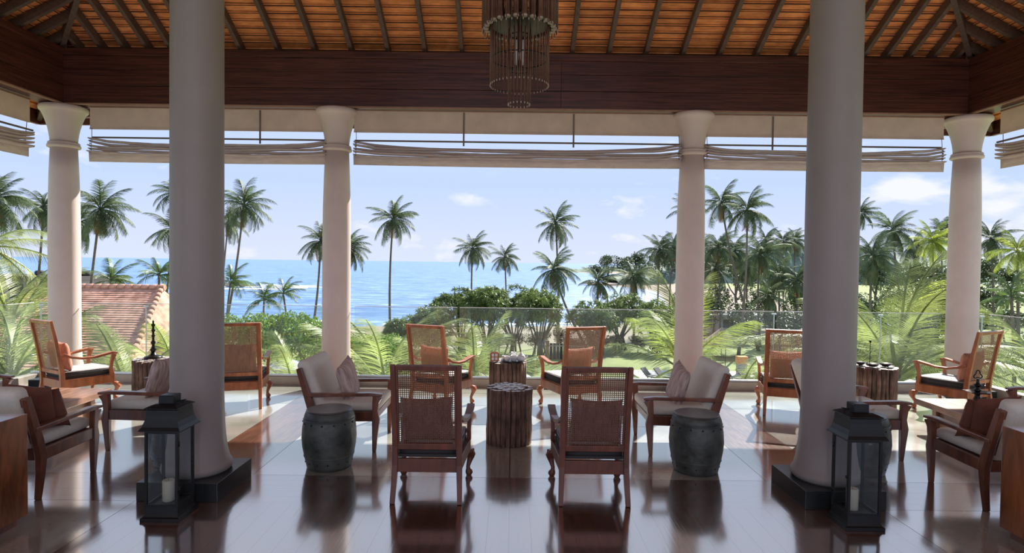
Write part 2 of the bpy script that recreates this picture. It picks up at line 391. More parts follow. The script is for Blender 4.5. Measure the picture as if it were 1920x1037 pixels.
# concrete bays beyond the crosswise band
for a, b in ((-XI, 0), (0, XI)):
    slab(a, b, YC, 6.4); slab(a, b, 6.4, 7.93)
for sgn in (-1, 1):
    for a, b in ((XO, 4.5), (4.5, 6.4)):
        xs = sorted((sgn * a, sgn * b))
        slab(*xs, YC, 6.4); slab(*xs, 6.4, 7.93)
    for a, b in ((XO, 4.5), (4.5, 6.4)):
        xs = sorted((sgn * a, sgn * b))
        slab(*xs, 2.4, YA); slab(*xs, 0, 2.4); slab(*xs, YB, 0)
    for k in range(6):
        xa = XI + k * (XO - XI) / 6; xb = XI + (k + 1) * (XO - XI) / 6
        xs = sorted((sgn * xa, sgn * xb))
        sp_ = 6.3 + (k % 2) * 0.5
        board(*xs, YC, sp_, 'floor_y'); board(*xs, sp_, 7.93, 'floor_y')
    for k in range(5):
        ya = YA + k * (YC - YA) / 5; yb = ya + (YC - YA) / 5
        xs = sorted((sgn * XO, sgn * 6.4))
        board(*xs, ya, yb, 'floor_x')
for a, b in ((-6.4, -XI), (-XI, XI), (XI, 6.4)):
    slab(a, b, 7.955, 8.30)
for k in range(5):
    ya = YA + k * (YC - YA) / 5; yb = ya + (YC - YA) / 5
    off = -0.6 + 1.1 * (k % 2)
    board(-XO, off, ya, yb, 'floor_x'); board(off, XO, ya, yb, 'floor_x')
nb = 38
for k in range(nb):
    xa = -XO + k * 2 * XO / nb; xb = xa + 2 * XO / nb
    c1 = 1.6 + (k * 7 % 5) * 0.45
    board(xa, xb, c1, YA, 'floor_y'); board(xa, xb, YB, c1, 'floor_y')

# kerb carrying the glass
curb = tag(empty('baseboard_back'), kind='structure')
MB().box(X0 - .1, X1 + .1, 8.31, 8.44, -0.012, 0.115).obj('kerb', 'curb', curb, 0.006)
MB().box(X0 - .1, X1 + .1, 8.335, 8.385, 0.115, 0.14).obj('glass_channel', 'metal', curb, 0.003)
for sgn, nm in ((-1, 'baseboard_left'), (1, 'baseboard_right')):
    o = MB().box(*sorted((sgn * 6.38, sgn * 6.5)), YB, 8.31, -0.012, 0.115).obj(nm, 'curb', None, 0.006)
    tag(o, kind='structure')
# building body below the floor
o = MB().box(-7.4, 7.4, YB - 1, 8.5, -7.5, -0.30).obj('wall_below', 'wallpaint'); tag(o, kind='structure')

# glass balustrade panels
def glass_panel(xa, xb, y0, y1, label):
    t = thing('glass_balustrade', label, 'glass railing', ((xa + xb) / 2, (y0 + y1) / 2, 0.125), 0, 'clear glass balustrade panels')
    cx, cy = (xa + xb) / 2, (y0 + y1) / 2
    if abs(xa - xb) < 1e-6:
        b = (-.006, .006, y0 - cy + .006, y1 - cy - .006)
    else:
        b = (xa - cx + .006, xb - cx - .006, -.006, .006)
    MB().box(*b, 0.0, 0.945).obj('pane', 'glass', t)
    MB().box(*b, 0.945, 0.952).obj('polished_edge', 'china', t)
    return t
gx = [-6.4, -4.97, -3.55, -2.02, -0.72, 0.68, 2.05, 3.57, 5.02, 6.4]
where = ['in the left corner behind the leftmost slim column', 'behind the left log stool', 'behind the thick left column and a cane chair',
         'behind the slim column left of centre', 'behind the left far cane chair', 'behind the right far cane chair',
         'behind the slim column right of centre', 'behind the thick right column', 'in the right corner behind the rightmost slim column']
gp_ = [(-6.4, -6.21), (-5.77, -4.98), (-4.96, -3.56), (-3.54, -2.57), (-2.13, -.73), (-.71, .67), (.69, 2.16), (2.60, 3.56), (3.58, 5.01), (5.03, 5.82), (6.26, 6.4)]
where = ['sliver left of the leftmost slim column', 'between the leftmost slim column and the candle holder stool', 'behind the candle holder stool and the thick left column', 'at the left of the slim column left of centre',
         'at the right of the slim column left of centre', 'behind the tea set stool', 'at the left of the slim column right of centre', 'at the right of the slim column right of centre', 'behind the thick right column and the bowls', 'at the left of the rightmost slim column', 'sliver right of the rightmost slim column']
for (pa, pb), w_ in zip(gp_, where):
    glass_panel(pa, pb, 8.36, 8.36, 'clear glass balustrade pane ' + w_)
for sgn, w in ((-1, 'left'), (1, 'right')):
    for k in range(2):
        glass_panel(sgn * 6.44, sgn * 6.44, 6.9 - 1.45 * k, 8.33 - 1.45 * k,
                    'glass pane along the %s side, %s' % (w, ('next to the corner', 'second from the corner')[k]))
for i in (0, 1, 7, 8, 9):
    t = thing('rail_post', 'thin white steel post at the glass rail ' + {0: 'at the left corner', 1: 'beside the left log stool',
              7: 'left of the thick right column', 8: 'behind the right log stool', 9: 'at the right corner'}[i], 'post', (gx[i], 8.40, 0.115), 0, 'balustrade posts')
    MB().box(-.006, .006, -.006, .006, 0, 0.93).obj('shaft', 'metal', t)
    MB().box(-.03, .03, -.012, .012, 0.91, 0.93).obj('clamp', 'metal', t)

# columns
def column(x, y, label, big):
    t = thing('round_column', label, 'column', (x, y, 0), 0, None)
    if big:
        MB().box(-.283, .283, -.283, .283, 0, .1325).obj('plinth', 'black_stone', t, 0.004)
        prof = [(.222, .132), (.238, .15), (.243, .172), (.238, .195), (.224, .21), (.222, .22), (.210, .27), (.199, .34), (.191, .43), (.185, .55), (.181, .72), (.181, 2.0), (.178, 4.0), (.175, 6.15)]
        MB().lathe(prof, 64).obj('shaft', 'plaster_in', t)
    else:
        MB().box(-.28, .28, -.28, .28, 0, .09).obj('plinth', 'black_stone', t, 0.004)
        MB().lathe([(.225, .09), (.24, .11), (.24, .14), (.226, .16), (.212, .20), (.198, .30), (.19, .42), (.185, .6), (.184, 1.0), (.184, 1.9), (.179, 2.4), (.168, 2.8), (.155, 3.14)], 48).obj('shaft', 'plaster', t)
        MB().lathe([(.165, 3.135), (.190, 3.145), (.193, 3.165), (.186, 3.18), (.178, 3.19), (.184, 3.20), (.176, 3.212), (.158, 3.22)], 48).obj('collar', 'plaster', t)
        MB().lathe([(.156, 3.215), (.160, 3.27), (.168, 3.33), (.181, 3.40), (.200, 3.47), (.224, 3.54), (.250, 3.60), (.262, 3.615), (.276, 3.625), (.281, 3.65), (.276, 3.675), (.262, 3.688)], 48).obj('capital', 'plaster', t)
    return t
column(-2.315, 4.55, 'thick round plastered column on a black plinth, left of centre in the foreground', True)
column(2.343, 4.55, 'thick round plastered column on a black plinth, right of centre in the foreground', True)
column(-5.99, 8.28, 'leftmost slim plastered column with flared capital at the left corner', False)
column(-2.35, 8.28, 'slim column with flared capital, left of centre behind a cushioned armchair', False)
column(2.38, 8.28, 'slim column with flared capital, right of centre behind a cushioned armchair', False)
column(6.04, 8.28, 'rightmost slim plastered column with flared capital at the right corner', False)

# eaves beams, built of boards
def beam(name, along_x, a0, a1, face, thick, sgn):
    t = tag(empty(name), kind='structure')
    m = 'beam' if along_x else 'beam_side'
    def piece(nm, lo, hi, f0, f1, mm=None, a=None, b=None):
        a = a0 if a is None else a; b = a1 if b is None else b
        f = sorted((face + sgn * f0, face + sgn * f1))
        if along_x: g = (a, b, f[0], f[1], lo, hi)
        else: g = (f[0], f[1], a, b, lo, hi)
        MB().box(*g).obj(nm, mm or m, t, 0.004)
    cuts = (a0, a0 + (a1 - a0) * .55, a1)
    for i in range(2):
        for lo, hi, pr in ((3.705, 3.934, 0), (3.938, 4.145, -.006), (4.149, 4.325, 0)):
            piece('beam_board', lo, hi, pr, .04, None, cuts[i], cuts[i + 1])
    piece('beam_core', 3.70, 4.33, .04, thick)
    piece('cornice', 4.325, 4.41, -.03, thick)
    piece('lower_trim', 3.688, 3.708, -.012, .04, 'track')
    return t
beam('trim_1', True, -5.89, 5.93, 8.13, .30, 1)
beam('trim_2', False, -4.5, 8.43, -5.89, .30, -1)
beam('trim_3', False, -4.5, 8.43, 5.93, .30, 1)

# roof underside
ceiling = tag(empty('ceiling'), kind='structure')
SL = 0.52
def roof_z(d): return 4.43 + SL * d          # d measured inward from the back beam line
RB, RL, RR = 8.20, -5.96, 6.00               # beam centre lines
EV = 1.28                                    # overhang
ang = math.atan(SL)
XM = (RL + RR) / 2; DMAX = RR - XM - 0.05
rafter_w, rafter_h = .052, .105
xs = [-3.6 - .305 * k for k in range(8, 0, -1)] + [-1.18 + .484 * k for k in range(-5, 11)] + [3.66 + .305 * k for k in range(1, 9)]
xs = [x for x in xs if RL < x < RR]
for x in xs:
    dm = min(x - RL, RR - x, 5.5)
    if dm < 0.12: continue
    MB().sweep([(x, RB + EV, roof_z(-EV) + .05), (x, RB - dm, roof_z(dm) + .05)], rafter_w, rafter_h).obj('rafter', 'rafter', ceiling)
for sgn, xb in ((-1, RL), (1, RR)):
    for k in range(34):
        y = RB - .16 - .285 * min(k, 14) - .487 * max(0, k - 14)
        dm = min(RB - y, DMAX)
        if y < -3.5: break
        MB().sweep([(xb + sgn * EV, y, roof_z(-EV) + .05), (xb - sgn * dm, y, roof_z(dm) + .05)], rafter_w, rafter_h, side=(0, 1, 0)).obj('rafter', 'rafter', ceiling)
    MB().sweep([(xb + sgn * EV, RB + EV, roof_z(-EV) + .04), (xb - sgn * DMAX, RB - DMAX, roof_z(DMAX) + .04)], .06, .13,
               side=Vector((1, -sgn, 0))).obj('hip_rafter', 'rafter', ceiling)
# tile courses on the back slope; the courses nearest the beam are single pieces, one per rafter bay
STEP = 0.104
edges = [RL] + [x for x in xs if RL + .1 < x < RR - .1] + [RR]
def tile_vs(xa, xb, xc, xd, d0, lift):
    y0, z0 = RB - d0, roof_z(d0) + .135 + lift
    y1, z1 = RB - d0 - STEP * 1.12, roof_z(d0 + STEP * 1.12) + .108 + lift
    return [(xa, y0, z0), (xb, y0, z0), (xd, y1, z1), (xc, y1, z1), (xa, y0, z0 + .014), (xb, y0, z0 + .014), (xd, y1, z1 + .014), (xc, y1, z1 + .014)]
BF = [(0, 3, 2, 1), (4, 5, 6, 7), (0, 1, 5, 4), (1, 2, 6, 5), (2, 3, 7, 6), (3, 0, 4, 7)]
rest = MB(); rnd = random.Random(3)
nrow = int(DMAX / STEP)
for r_ in range(-3, nrow):
    d0 = r_ * STEP
    lim0 = max(d0, -1)
    for i in range(len(edges) - 1):
        xa, xb = edges[i] + .003, edges[i + 1] - .003
        xa0 = max(xa, RL + lim0); xb0 = min(xb, RR - lim0)
        if xb0 - xa0 < .03: continue
        vs = tile_vs(xa0, xb0, xa0, xb0, d0, rnd.uniform(-.003, .003))
        if 0 <= r_ <= 8:
            MB().add(vs, BF).obj('roof_tile', 'tile', ceiling)
        else:
            rest.add(vs, BF)
    if r_ >= -1:
        MB().box(RL + max(d0, 0), RR - max(d0, 0), RB - d0 - .010, RB - d0 + .010, roof_z(d0) + .108, roof_z(d0) + .130).obj('batten', 'batten', ceiling)
# outer eaves courses and the two side slopes
for r_ in range(-12, -3):
    for i in range(-2, len(edges)+1):
        xa = RL - EV if i < 0 else (edges[i] if i < len(edges) else RR)
        xb = RL if i < 0 else (edges[i + 1] if i + 1 < len(edges) else RR + EV)
        if i == -2: continue
        rest.add(tile_vs(xa, xb, xa, xb, r_ * STEP, 0), BF)
o = rest.obj('roof_tiling', 'tile', ceiling); tag(o, kind='stuff')
side_t = MB(); side_b = MB()
for sgn, xb in ((-1, RL), (1, RR)):
    for r_ in range(-12, nrow):
        d0 = r_ * STEP
        ytop = RB - d0 if r_ > -1 else RB + EV
        y = -3.6
        while y < ytop - .05:
            y2 = min(y + .487, ytop)
            X_, Z_ = xb - sgn * d0, roof_z(d0) + .135
            X2, Z2 = xb - sgn * (d0 + STEP * 1.12), roof_z(d0 + STEP * 1.12) + .108
            side_t.add([(X_, y + .003, Z_), (X_, y2 - .003, Z_), (X2, y2 - .003, Z2), (X2, y + .003, Z2),
                        (X_, y + .003, Z_ + .014), (X_, y2 - .003, Z_ + .014), (X2, y2 - .003, Z2 + .014), (X2, y + .003, Z2 + .014)], BF)
            y = y2
        if r_ >= 0:
            side_b.box(*sorted((X_ - .008, X_ + .008)), -3.6, ytop, roof_z(d0) + .108, roof_z(d0) + .130)
tag(side_t.obj('roof_tiling', 'tile', ceiling), kind='stuff')
tag(side_b.obj('batten_rows', 'batten', ceiling), kind='stuff')
# unseen sheet added above the tiles to stop sun leaking through gaps
dk = MB(); t_ = .20
A = (RL - EV, RB + EV, roof_z(-EV) + t_); B = (RR + EV, RB + EV, roof_z(-EV) + t_)
Cc = (XM, RB - (XM - RL), roof_z(XM - RL) + t_); D_ = (XM, -4.5, roof_z(XM - RL) + t_)
E_ = (RL - EV, -4.5, roof_z(-EV) + t_); F_ = (RR + EV, -4.5, roof_z(-EV) + t_)
dk.add([A, B, Cc, D_, E_, F_], [(0, 1, 2), (0, 2, 3, 4), (1, 5, 3, 2)])
o = dk.obj('sun_stop_sheet', 'batten', ceiling)
sm_ = o.modifiers.new('thick', 'SOLIDIFY'); sm_.thickness = .03
# fascia boards
MB().box(RL - EV, RR + EV, RB + EV - .03, RB + EV + .03, roof_z(-EV) - .06, roof_z(-EV) + .17).obj('fascia', 'beam', ceiling)
for sgn, xb in ((-1, RL), (1, RR)):
    xf = xb + sgn * EV
    MB().box(xf - .03, xf + .03, -4.5, RB + EV, roof_z(-EV) - .06, roof_z(-EV) + .17).obj('fascia', 'beam_side', ceiling)
# outer wall plate seen between blinds and capitals
MB().box(RL - .3, RR + .3, 8.95, 9.07, roof_z(-.8) - .30, roof_z(-.8) - .0).obj('wall_plate', 'beam', ceiling)

# ================================================================= BLINDS
def blind(a0, a1, y, label, along='x', tapes=(), sag=.03, seed=0):
    """a gathered roman blind; local x runs along its length, local -y faces the room"""
    rnd = random.Random(seed)
    L = a1 - a0
    if along == 'x': t = thing('roman_blind', label, 'blind', ((a0 + a1) / 2, y, 3.69), 0)
    elif along == 'l': t = thing('roman_blind', label, 'blind', (y, (a0 + a1) / 2, 3.69), PI / 2)
    else: t = thing('roman_blind', label, 'blind', (y, (a0 + a1) / 2, 3.69), -PI / 2)
    h = L / 2
    MB().box(-h, h, -.004, .004, -.29, 0).obj('valance', 'canvas', t)
    MB().box(-h, h, -.012, .012, -.022, 0).obj('head_rail', 'track', t, .002)
    MB().box(-h, h, .03, .05, -.415, -.395).obj('rod', 'tape', t)
    MB().box(-h - .002, h + .002, -.010, .008, -.305, -.286).obj('valance_hem', 'canvas', t)
    n = 48
    # gathered folds: overlapping sagging rolls of cloth
    zt = [-.445, -.487, -.528, -.566, -.604]
    for k, z in enumerate(zt):
        sg = sag * (1.0 - .12 * k) * (1.5 if k == 0 else 1.0)
        rings = []
        for i in range(n + 1):
            u = -1 + 2 * i / n; x = u * h
            e_ = 1 - u * u
            edge = min(1, (1 - abs(u)) * 7)
            zz = z - sg * e_ + (0.022 + .012 * (k % 2)) * (1 - edge) * (1 if k < 3 else .4)
            wv = .006 * math.sin(6 * u + k * 1.7 + seed) + rnd.uniform(-.0015, .0015)
            hh = .025 * (0.75 + .25 * edge); dd = .040 + .022 * ((k + seed) % 2) + .006 * k
            rings.append([(x, .02 - dd, zz + wv), (x, .0 - dd, zz - hh * .55 + wv), (x, .02 - dd * .4, zz - hh * 1.25 + wv), (x, .06, zz - hh * .7 + wv), (x, .07, zz + hh * .35 + wv), (x, .03, zz + hh * .4 + wv)])
        MB().rings(rings).obj('fold', 'canvas_fold', t)
    rings = []
    for i in range(n + 1):
        u = -1 + 2 * i / n; x = u * h; s_ = sag * .8 * (1 - u * u)
        rings.append([(x, -.03, -.60 - s_), (x, -.02, -.735 - s_ * .3), (x, -.012, -.735 - s_ * .3), (x, -.01, -.60 - s_)])
    MB().rings(rings).obj('hem_flap', 'canvas_fold', t)
    for x in (-h + .03, h - .03):
        MB().tube([(x, -.01, -.29), (x + .006, -.02, -.45), (x, -.03, -.62)], .004, 5).obj('cord', 'tape', t)
        for k in range(5):
            MB().lathe([(.004, -.455 - k * .036), (.013, -.463 - k * .036), (.004, -.471 - k * .036)], 8, (x, -.045)).obj('cord_ring', 'tape', t)
    for x in tapes:
        MB().box(x - (a0 + a1) / 2 - .011, x - (a0 + a1) / 2 + .011, -.012, -.004, -.47, -.03).obj('tape', 'tape', t)
    return t
blind(-5.60, -2.44, 8.22, 'folded beige roman blind in the left bay behind the thick left column', tapes=(-3.35,), seed=1)
blind(-2.11, 2.21, 8.22, 'widest folded beige roman blind across the middle bay', tapes=(-.66, .79), sag=.045, seed=2)
blind(2.52, 5.68, 8.22, 'folded beige roman blind in the right bay behind the thick right column', tapes=(3.42,), seed=3)
blind(4.2, 7.86, -6.12, 'folded beige roman blind on the left side, cut by the left picture edge', 'r', seed=4)
blind(4.2, 7.86, 6.15, 'folded beige roman blind on the right side, cut by the right picture edge', 'l', seed=5)

# ================================================================= CHANDELIER
ch = thing('rod_chandelier', 'three tiered hanging chandelier of brown wooden rods', 'chandelier', (.035, 4.5, 2.83))
def rod_mesh(r, h):
    return MB().lathe([(r * .85, 0), (r, .003), (r, h)], 10, mi=0).mesh('rod', ['rod', 'rod_end'])
def rod_with_end(r, h):
    m = MB(); m.lathe([(r, .012), (r, h)], 10, mi=0); m.lathe([(r * .9, 0), (r * 1.02, .004), (r * 1.02, .013)], 10, mi=1)
    return m.mesh('rod', ['rod', 'rod_end'])
def tier(n, R, r, z, h, ph=0):
    me = rod_with_end(r, h)
    for i in range(n):
        a = 2 * PI * (i + ph) / n
        inst('rod', me, ch, (R * math.cos(a), R * math.sin(a), z))
tier(26, .243, .021, .545, .75)
tier(44, .272, .0035, .515, .75, .5)
tier(44, .211, .0034, .135, .62)
tier(18, .079, .0042, 0, .55)
for R, z in ((.245, .72), (.245, 1.2), (.211, .33), (.211, .62), (.079, .25), (.079, .5)):
    m = MB(); n = 40
    rs = []
    for i in range(n + 1):
        a = 2 * PI * i / n
        rs.append([((R + dx) * math.cos(a), (R + dx) * math.sin(a), z + dz) for dx, dz in ((-.012, -.004), (-.006, -.004), (-.006, .004), (-.012, .004))])
    m.rings(rs, cap=False).obj('hoop', 'iron', ch)
MB().lathe([(.19, .56), (.215, .57), (.215, .60), (.02, .62)], 40).obj('drum_plate', 'iron', ch)
for a in (0, PI / 2):
    MB().box(-.25, .25, -.006, .006, 1.2, 1.212).obj('spreader', 'iron', ch, rot=(0, 0, a))
    MB().box(-.08, .08, -.004, .004, .25, .258).obj('spreader', 'iron', ch, rot=(0, 0, a))
MB().lathe([(.012, .25), (.012, roof_z(8.2 - 4.5) - 2.83 + .08)], 10).obj('stem', 'iron', ch)
for k in range(4):
    a = PI / 4 + k * PI / 2
    MB().lathe([(.006, .30), (.018, .32), (.022, .36), (.010, .40), (.010, .46)], 10, (.035 * math.cos(a), .035 * math.sin(a))).obj('bulb', 'china', ch)

# ================================================================= CANE LOUNGE CHAIR
def cane_mesh(w, h, cm, pitch=.0150, sw=.0050):
    m = MB(); th = .0015
    nx = int(w / pitch); nz = int(h / pitch)
    for i in range(nx + 1):
        x = -w / 2 + w * i / nx; s_ = sw * (1.0 + .12 * (i % 2))
        m.box(x - s_ / 2, x + s_ / 2, -th, 0, 0, h)
    for j in range(nz + 1):
        z = h * j / nz
        m.box(-w / 2, w / 2, 0, th, z - sw / 2, z + sw / 2)
    return m.mesh('cane_panel', cm)
def make_cane_chair(wood, cm='cane'):
    t = empty('cane_armchair')
    for s in (-1, 1):
        pts = [(s * .248, -.045, 0), (s * .242, -.01, .14), (s * .238, .012, .26), (s * .236, .006, .40), (s * .238, -.045, .70), (s * .240, -.105, .985)]
        MB().sweep(pts, [.034, .038, .042, .042, .038, .036], [.036, .042, .05, .048, .038, .030], (1, 0, 0)).obj('back_post', wood, t, .004)
    back_ang = math.atan2(.099, .585)
    MB().box(-.221, .221, -.016, .016, -.018, .018).obj('top_rail', wood, t, .004, loc=(0, -.098, .966), rot=(back_ang, 0, 0))
    MB().box(-.219, .219, -.015, .015, -.022, .022).obj('lower_rail', wood, t, .004, loc=(0, .004, .395), rot=(back_ang * .7, 0, 0))
    inst('cane_panel', cane_mesh(.44, .545, cm), t, (0, .000, .412), (back_ang, 0, 0))
    for s in (-1, 1):   # inner frame beading
        MB().box(-.008, .008, -.009, .009, 0, .54).obj('bead', wood, t, loc=(s * .214, 0, .412), rot=(back_ang, 0, 0))
    for s in (-1, 1):
        MB().sweep([(s * .238, .02, .257), (s * .272, .54, .257)], .028, .095, (1, 0, 0)).obj('side_rail', wood, t, .004)
    MB().box(-.222, .222, -.002, .028, .210, .305).obj('rear_rail', wood, t, .004)
    MB().box(-.262, .262, .530, .560, .210, .305).obj('front_rail', wood, t, .004)
    MB().sweep([(0, .035, .318), (0, .545, .318)], [.43, .50], .02, (1, 0, 0)).obj('seat_deck', 'charcoal', t)
    # cushion: dark sides, top paled in colour for the light falling on it, piping
    cu = MB()
    prof = ((.030, .322), (.008, .330), (0, .345), (0, .372), (.010, .388), (.04, .396))
    rings = []
    for ins, z in prof:
        r_ = []
        for (x, y) in ((-.215, .035), (-.10, .032), (.10, .032), (.215, .035), (.236, .20), (.25, .40), (.250, .56), (.10, .572), (-.10, .572), (-.250, .56), (-.25, .40), (-.236, .20)):
            r_.append((x * (1 - ins / .25), .30 + (y - .30) * (1 - ins / .27), z))
        rings.append(r_)
    cu.rings(rings[:5], 0, True, False); cu.rings(rings[4:], 1, True, True)
    c = cu.obj('seat_cushion', ['charcoal', 'lit_top_piping'], t)
    pr = [Vector(p) for p in rings[4]]
    MB().tube(pr + [pr[0]], .0045, 5).obj('piping', 'lit_top_piping', c)
    for s in (-1, 1):
        pts = [(s * .236, .015, .600), (s * .246, .09, .560), (s * .262, .20, .535), (s * .276, .32, .535), (s * .284, .43, .556), (s * .286, .51, .570), (s * .286, .565, .558)]
        MB().sweep(pts, [.040, .046, .052, .056, .060, .062, .056], [.032, .028, .026, .026, .028, .030, .026], (1, 0, 0), sm=False).obj('armrest', wood, t, .005)
        pts = [(s * .272, .520, .300), (s * .272, .505, .38), (s * .276, .512, .46), (s * .283, .535, .548)]
        MB().sweep(pts, [.036, .034, .034, .04], [.05, .038, .036, .05], (1, 0, 0)).obj('arm_post', wood, t, .005)
        # cabriole leg: scrolled knee, thin ankle, ball foot
        c0 = (s * .268, .552)
        prof = [(0, .215, .034), (.010, .190, .042), (.026, .165, .040), (.024, .140, .030), (.010, .110, .022), (-.004, .075, .0165), (-.002, .055, .018), (.006, .040, .028), (.008, .022, .031), (.006, .004, .022), (.006, 0, .015)]
        rs = []
        for off, z, r in prof:
            cx, cy = c0[0] + s * off * .7, c0[1] + off
            rs.append([(cx + r * math.cos(a), cy + r * math.sin(a), z) for a in [2 * PI * k / 12 for k in range(12)]])
        MB().rings(list(reversed(rs))).obj('front_leg', wood, t)
        MB().tube([(c0[0] - s * .035, c0[1] + .026, .185), (c0[0] + s * .045, c0[1] + .026, .185)], .024, 12).obj('scroll', wood, t)
    return t
G_C = 'cane lounge chairs'
cane = make_cane_chair('teak_shaded', 'cane_shaded')
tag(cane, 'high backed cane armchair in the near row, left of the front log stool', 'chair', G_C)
cane.location = (-.582, 4.325, 0); cane.scale.x = .95
R = math.radians
dup(cane, 'high backed cane armchair in the near row, right of the front log stool', (.595, 4.325, 0), 0)
caneb = make_cane_chair('teak')
tag(caneb, 'sunlit cane armchair in the far row, directly left of the tea tray stool', 'chair', G_C)
caneb.scale.x = .95; caneb.location = (-.925, 6.98, 0); caneb.rotation_euler = (0, 0, R(-24))
dup(caneb, 'sunlit cane armchair in the far row, directly right of the tea tray stool', (.80, 6.98, 0), R(20))
dup(caneb, 'cane armchair by the glass rail, just right of the thick left column', (-3.07, 6.95, 0), R(16))
dup(caneb, 'cane armchair by the glass rail, just left of the thick right column', (3.11, 6.93, 0), R(-18))
dup(caneb, 'orange lit cane armchair in the far left corner, turned to the right', (-5.22, 7.0, 0), R(-30))
dup(caneb, 'orange lit cane armchair in the far right corner, turned to the left', (5.34, 7.03, 0), R(26))

# ================================================================= CUSHIONED ARMCHAIR
def make_armchair():
    t = empty('cushioned_armchair'); w = 'dark_teak'
    for s in (-1, 1):
        x = s * .335
        MB().sweep([(x, .285, 0), (x, .292, .15), (x, .300, .28), (x, .292, .36), (x, .298, .44), (x, .315, .495)],
                   [.034, .04, .044, .042, .044, .05], [.030, .048, .066, .050, .058, .085], (1, 0, 0)).obj('front_leg', w, t, .005)
        MB().sweep([(x, -.285, 0), (x, -.262, .16), (x, -.252, .30), (x, -.285, .42), (x, -.375, .70), (x, -.385, .735)],
                   [.034, .04, .044, .042, .038, .036], [.034, .05, .07, .066, .05, .045], (1, 0, 0)).obj('rear_leg', w, t, .005)
        MB().sweep([(x, -.235, .305), (x, .275, .315)], .026, .085, (1, 0, 0)).obj('side_rail', w, t, .004)
        MB().sweep([(x, -.33, .498), (x, 0, .506), (x, .26, .512), (x, .36, .505)], [.05, .056, .066, .060], [.032, .030, .030, .020], (1, 0, 0)).obj('armrest', w, t, .006)
    MB().box(-.32, .32, .280, .306, .285, .350).obj('front_rail', w, t, .004)
    MB().box(-.32, .32, -.265, -.235, .265, .345).obj('rear_rail', w, t, .004)
    MB().box(-.32, .32, -.24, .285, .325, .34).obj('seat_deck', w, t)
    la = math.atan2(.10, .31)
    MB().box(-.32, .32, -.013, .013, -.035, .03).obj('top_rail', w, t, .004, loc=(0, -.372, .70), rot=(la, 0, 0))
    MB().box(-.32, .32, -.012, .012, -.03, .03).obj('lower_rail', w, t, .004, loc=(0, -.283, .42), rot=(la, 0, 0))
    sl = MB().box(-.017, .017, -.007, .007, 0, .27).mesh('slat', w and M[w])
    for k in range(8):
        inst('slat', sl, t, (-.273 + k * .078, -.290, .425), (la, 0, 0))
    def cushion(name, x, y, z, mat_):
        m = MB(); rings = []
        for k, (ins, f) in enumerate(((.05, 0), (.018, .06), (.003, .22), (0, .5), (.003, .78), (.018, .94), (.05, 1))):
            hx, hy = x / 2 - ins, y / 2 - ins; r_ = []; rc = .03
            for cx, cy, a0 in ((hx - rc, hy - rc, 0), (-hx + rc, hy - rc, 90), (-hx + rc, -hy + rc, 180), (hx - rc, -hy + rc, 270)):
                for q in range(4):
                    a = math.radians(a0 + q * 30); r_.append((cx + rc * math.cos(a), cy + rc * math.sin(a), f * z))
            rings.append(r_)
        m.rings(rings)
        return m, mat_
    m, mm = cushion('seat', .60, .60, .095, 'cream'); c = m.obj('seat_cushion', mm, t, loc=(0, .015, .343))
    m, mm = cushion('back', .60, .46, .125, 'cream'); m.obj('back_cushion', mm, t, loc=(0, -.283, .555), rot=(PI / 2 + la * 1.15, 0, 0)).location = (0, -.195 - .045, .60)
    return t
G_A = 'cushioned wooden armchairs'
arm = make_armchair()
tag(arm, 'white cushioned armchair facing right, behind the left barrel stool', 'chair', G_A)
arm.location = (-1.49, 5.79, 0); arm.rotation_euler = (0, 0, -PI / 2)
dup(arm, 'white cushioned armchair facing left, behind the right barrel stool', (1.53, 5.77, 0), PI / 2)
dup(arm, 'cushioned armchair facing the left low table, partly behind the thick left column', (-3.25, 5.74, 0), PI / 2)
dup(arm, 'cushioned armchair facing the right low table, partly behind the thick right column', (3.145, 5.72, 0), -PI / 2)
dup(arm, 'slat backed armchair with rust cushions, seen from behind beside the left cabinet', (-3.625, 4.565, 0), 0)
dup(arm, 'slat backed armchair with rust cushions, seen from behind beside the right cabinet', (3.67, 4.57, 0), 0)
dup(arm, 'armchair beyond the left low table, only an arm showing at the picture edge', (-5.27, 5.74, 0), -PI / 2)
dup(arm, 'armchair beyond the right low table, only an arm showing at the picture edge', (5.27, 5.76, 0), PI / 2)

# ================================================================= THROW PILLOWS
def pillow_mesh(w, h, d, seed, nseg=14):
    rnd = random.Random(seed); m = MB(); n = nseg; vs = []
    ph = rnd.uniform(0, 6)
    for side in (1, -1):
        for j in range(n + 1):
            for i in range(n + 1):
                u, v = -1 + 2 * i / n, -1 + 2 * j / n
                e_ = max(0, (1 - u ** 4) * (1 - v ** 4)) ** .55
                x = u * w / 2 * (1 - .07 * (1 - v * v) * abs(u) ** 3); z = v * h / 2 * (1 - .09 * (1 - u * u) * abs(v) ** 3)
                y = side * d / 2 * e_ * (1 + .06 * math.sin(5 * u + ph) * math.sin(4 * v + ph))
                vs.append((x, y, z))
    fs = []; K = (n + 1) * (n + 1)
    for s_ in (0, 1):
        for j in range(n):
            for i in range(n):
                a = s_ * K + j * (n + 1) + i; q = (a, a + 1, a + n + 2, a + n + 1)
                fs.append(q if s_ else tuple(reversed(q)))
    m.add(vs, fs, 0, True)
    return m
def pillow(label, loc, rz, tilt, m_, w=.38, h=.35, d=.13, roll=0, seed=1):
    o = pillow_mesh(w, h, d, seed).obj('throw_pillow', m_)
    o.rotation_mode = 'XYZ'
    o.matrix_world = Matrix.Translation(loc) @ Matrix.Rotation(rz, 4, 'Z') @ Matrix.Rotation(tilt, 4, 'X') @ Matrix.Rotation(roll, 4, 'Y')
    wl_ = o.modifiers.new('weld', 'WELD'); wl_.merge_threshold = .0005
    tag(o, label, 'pillow', 'throw pillows')
    return o
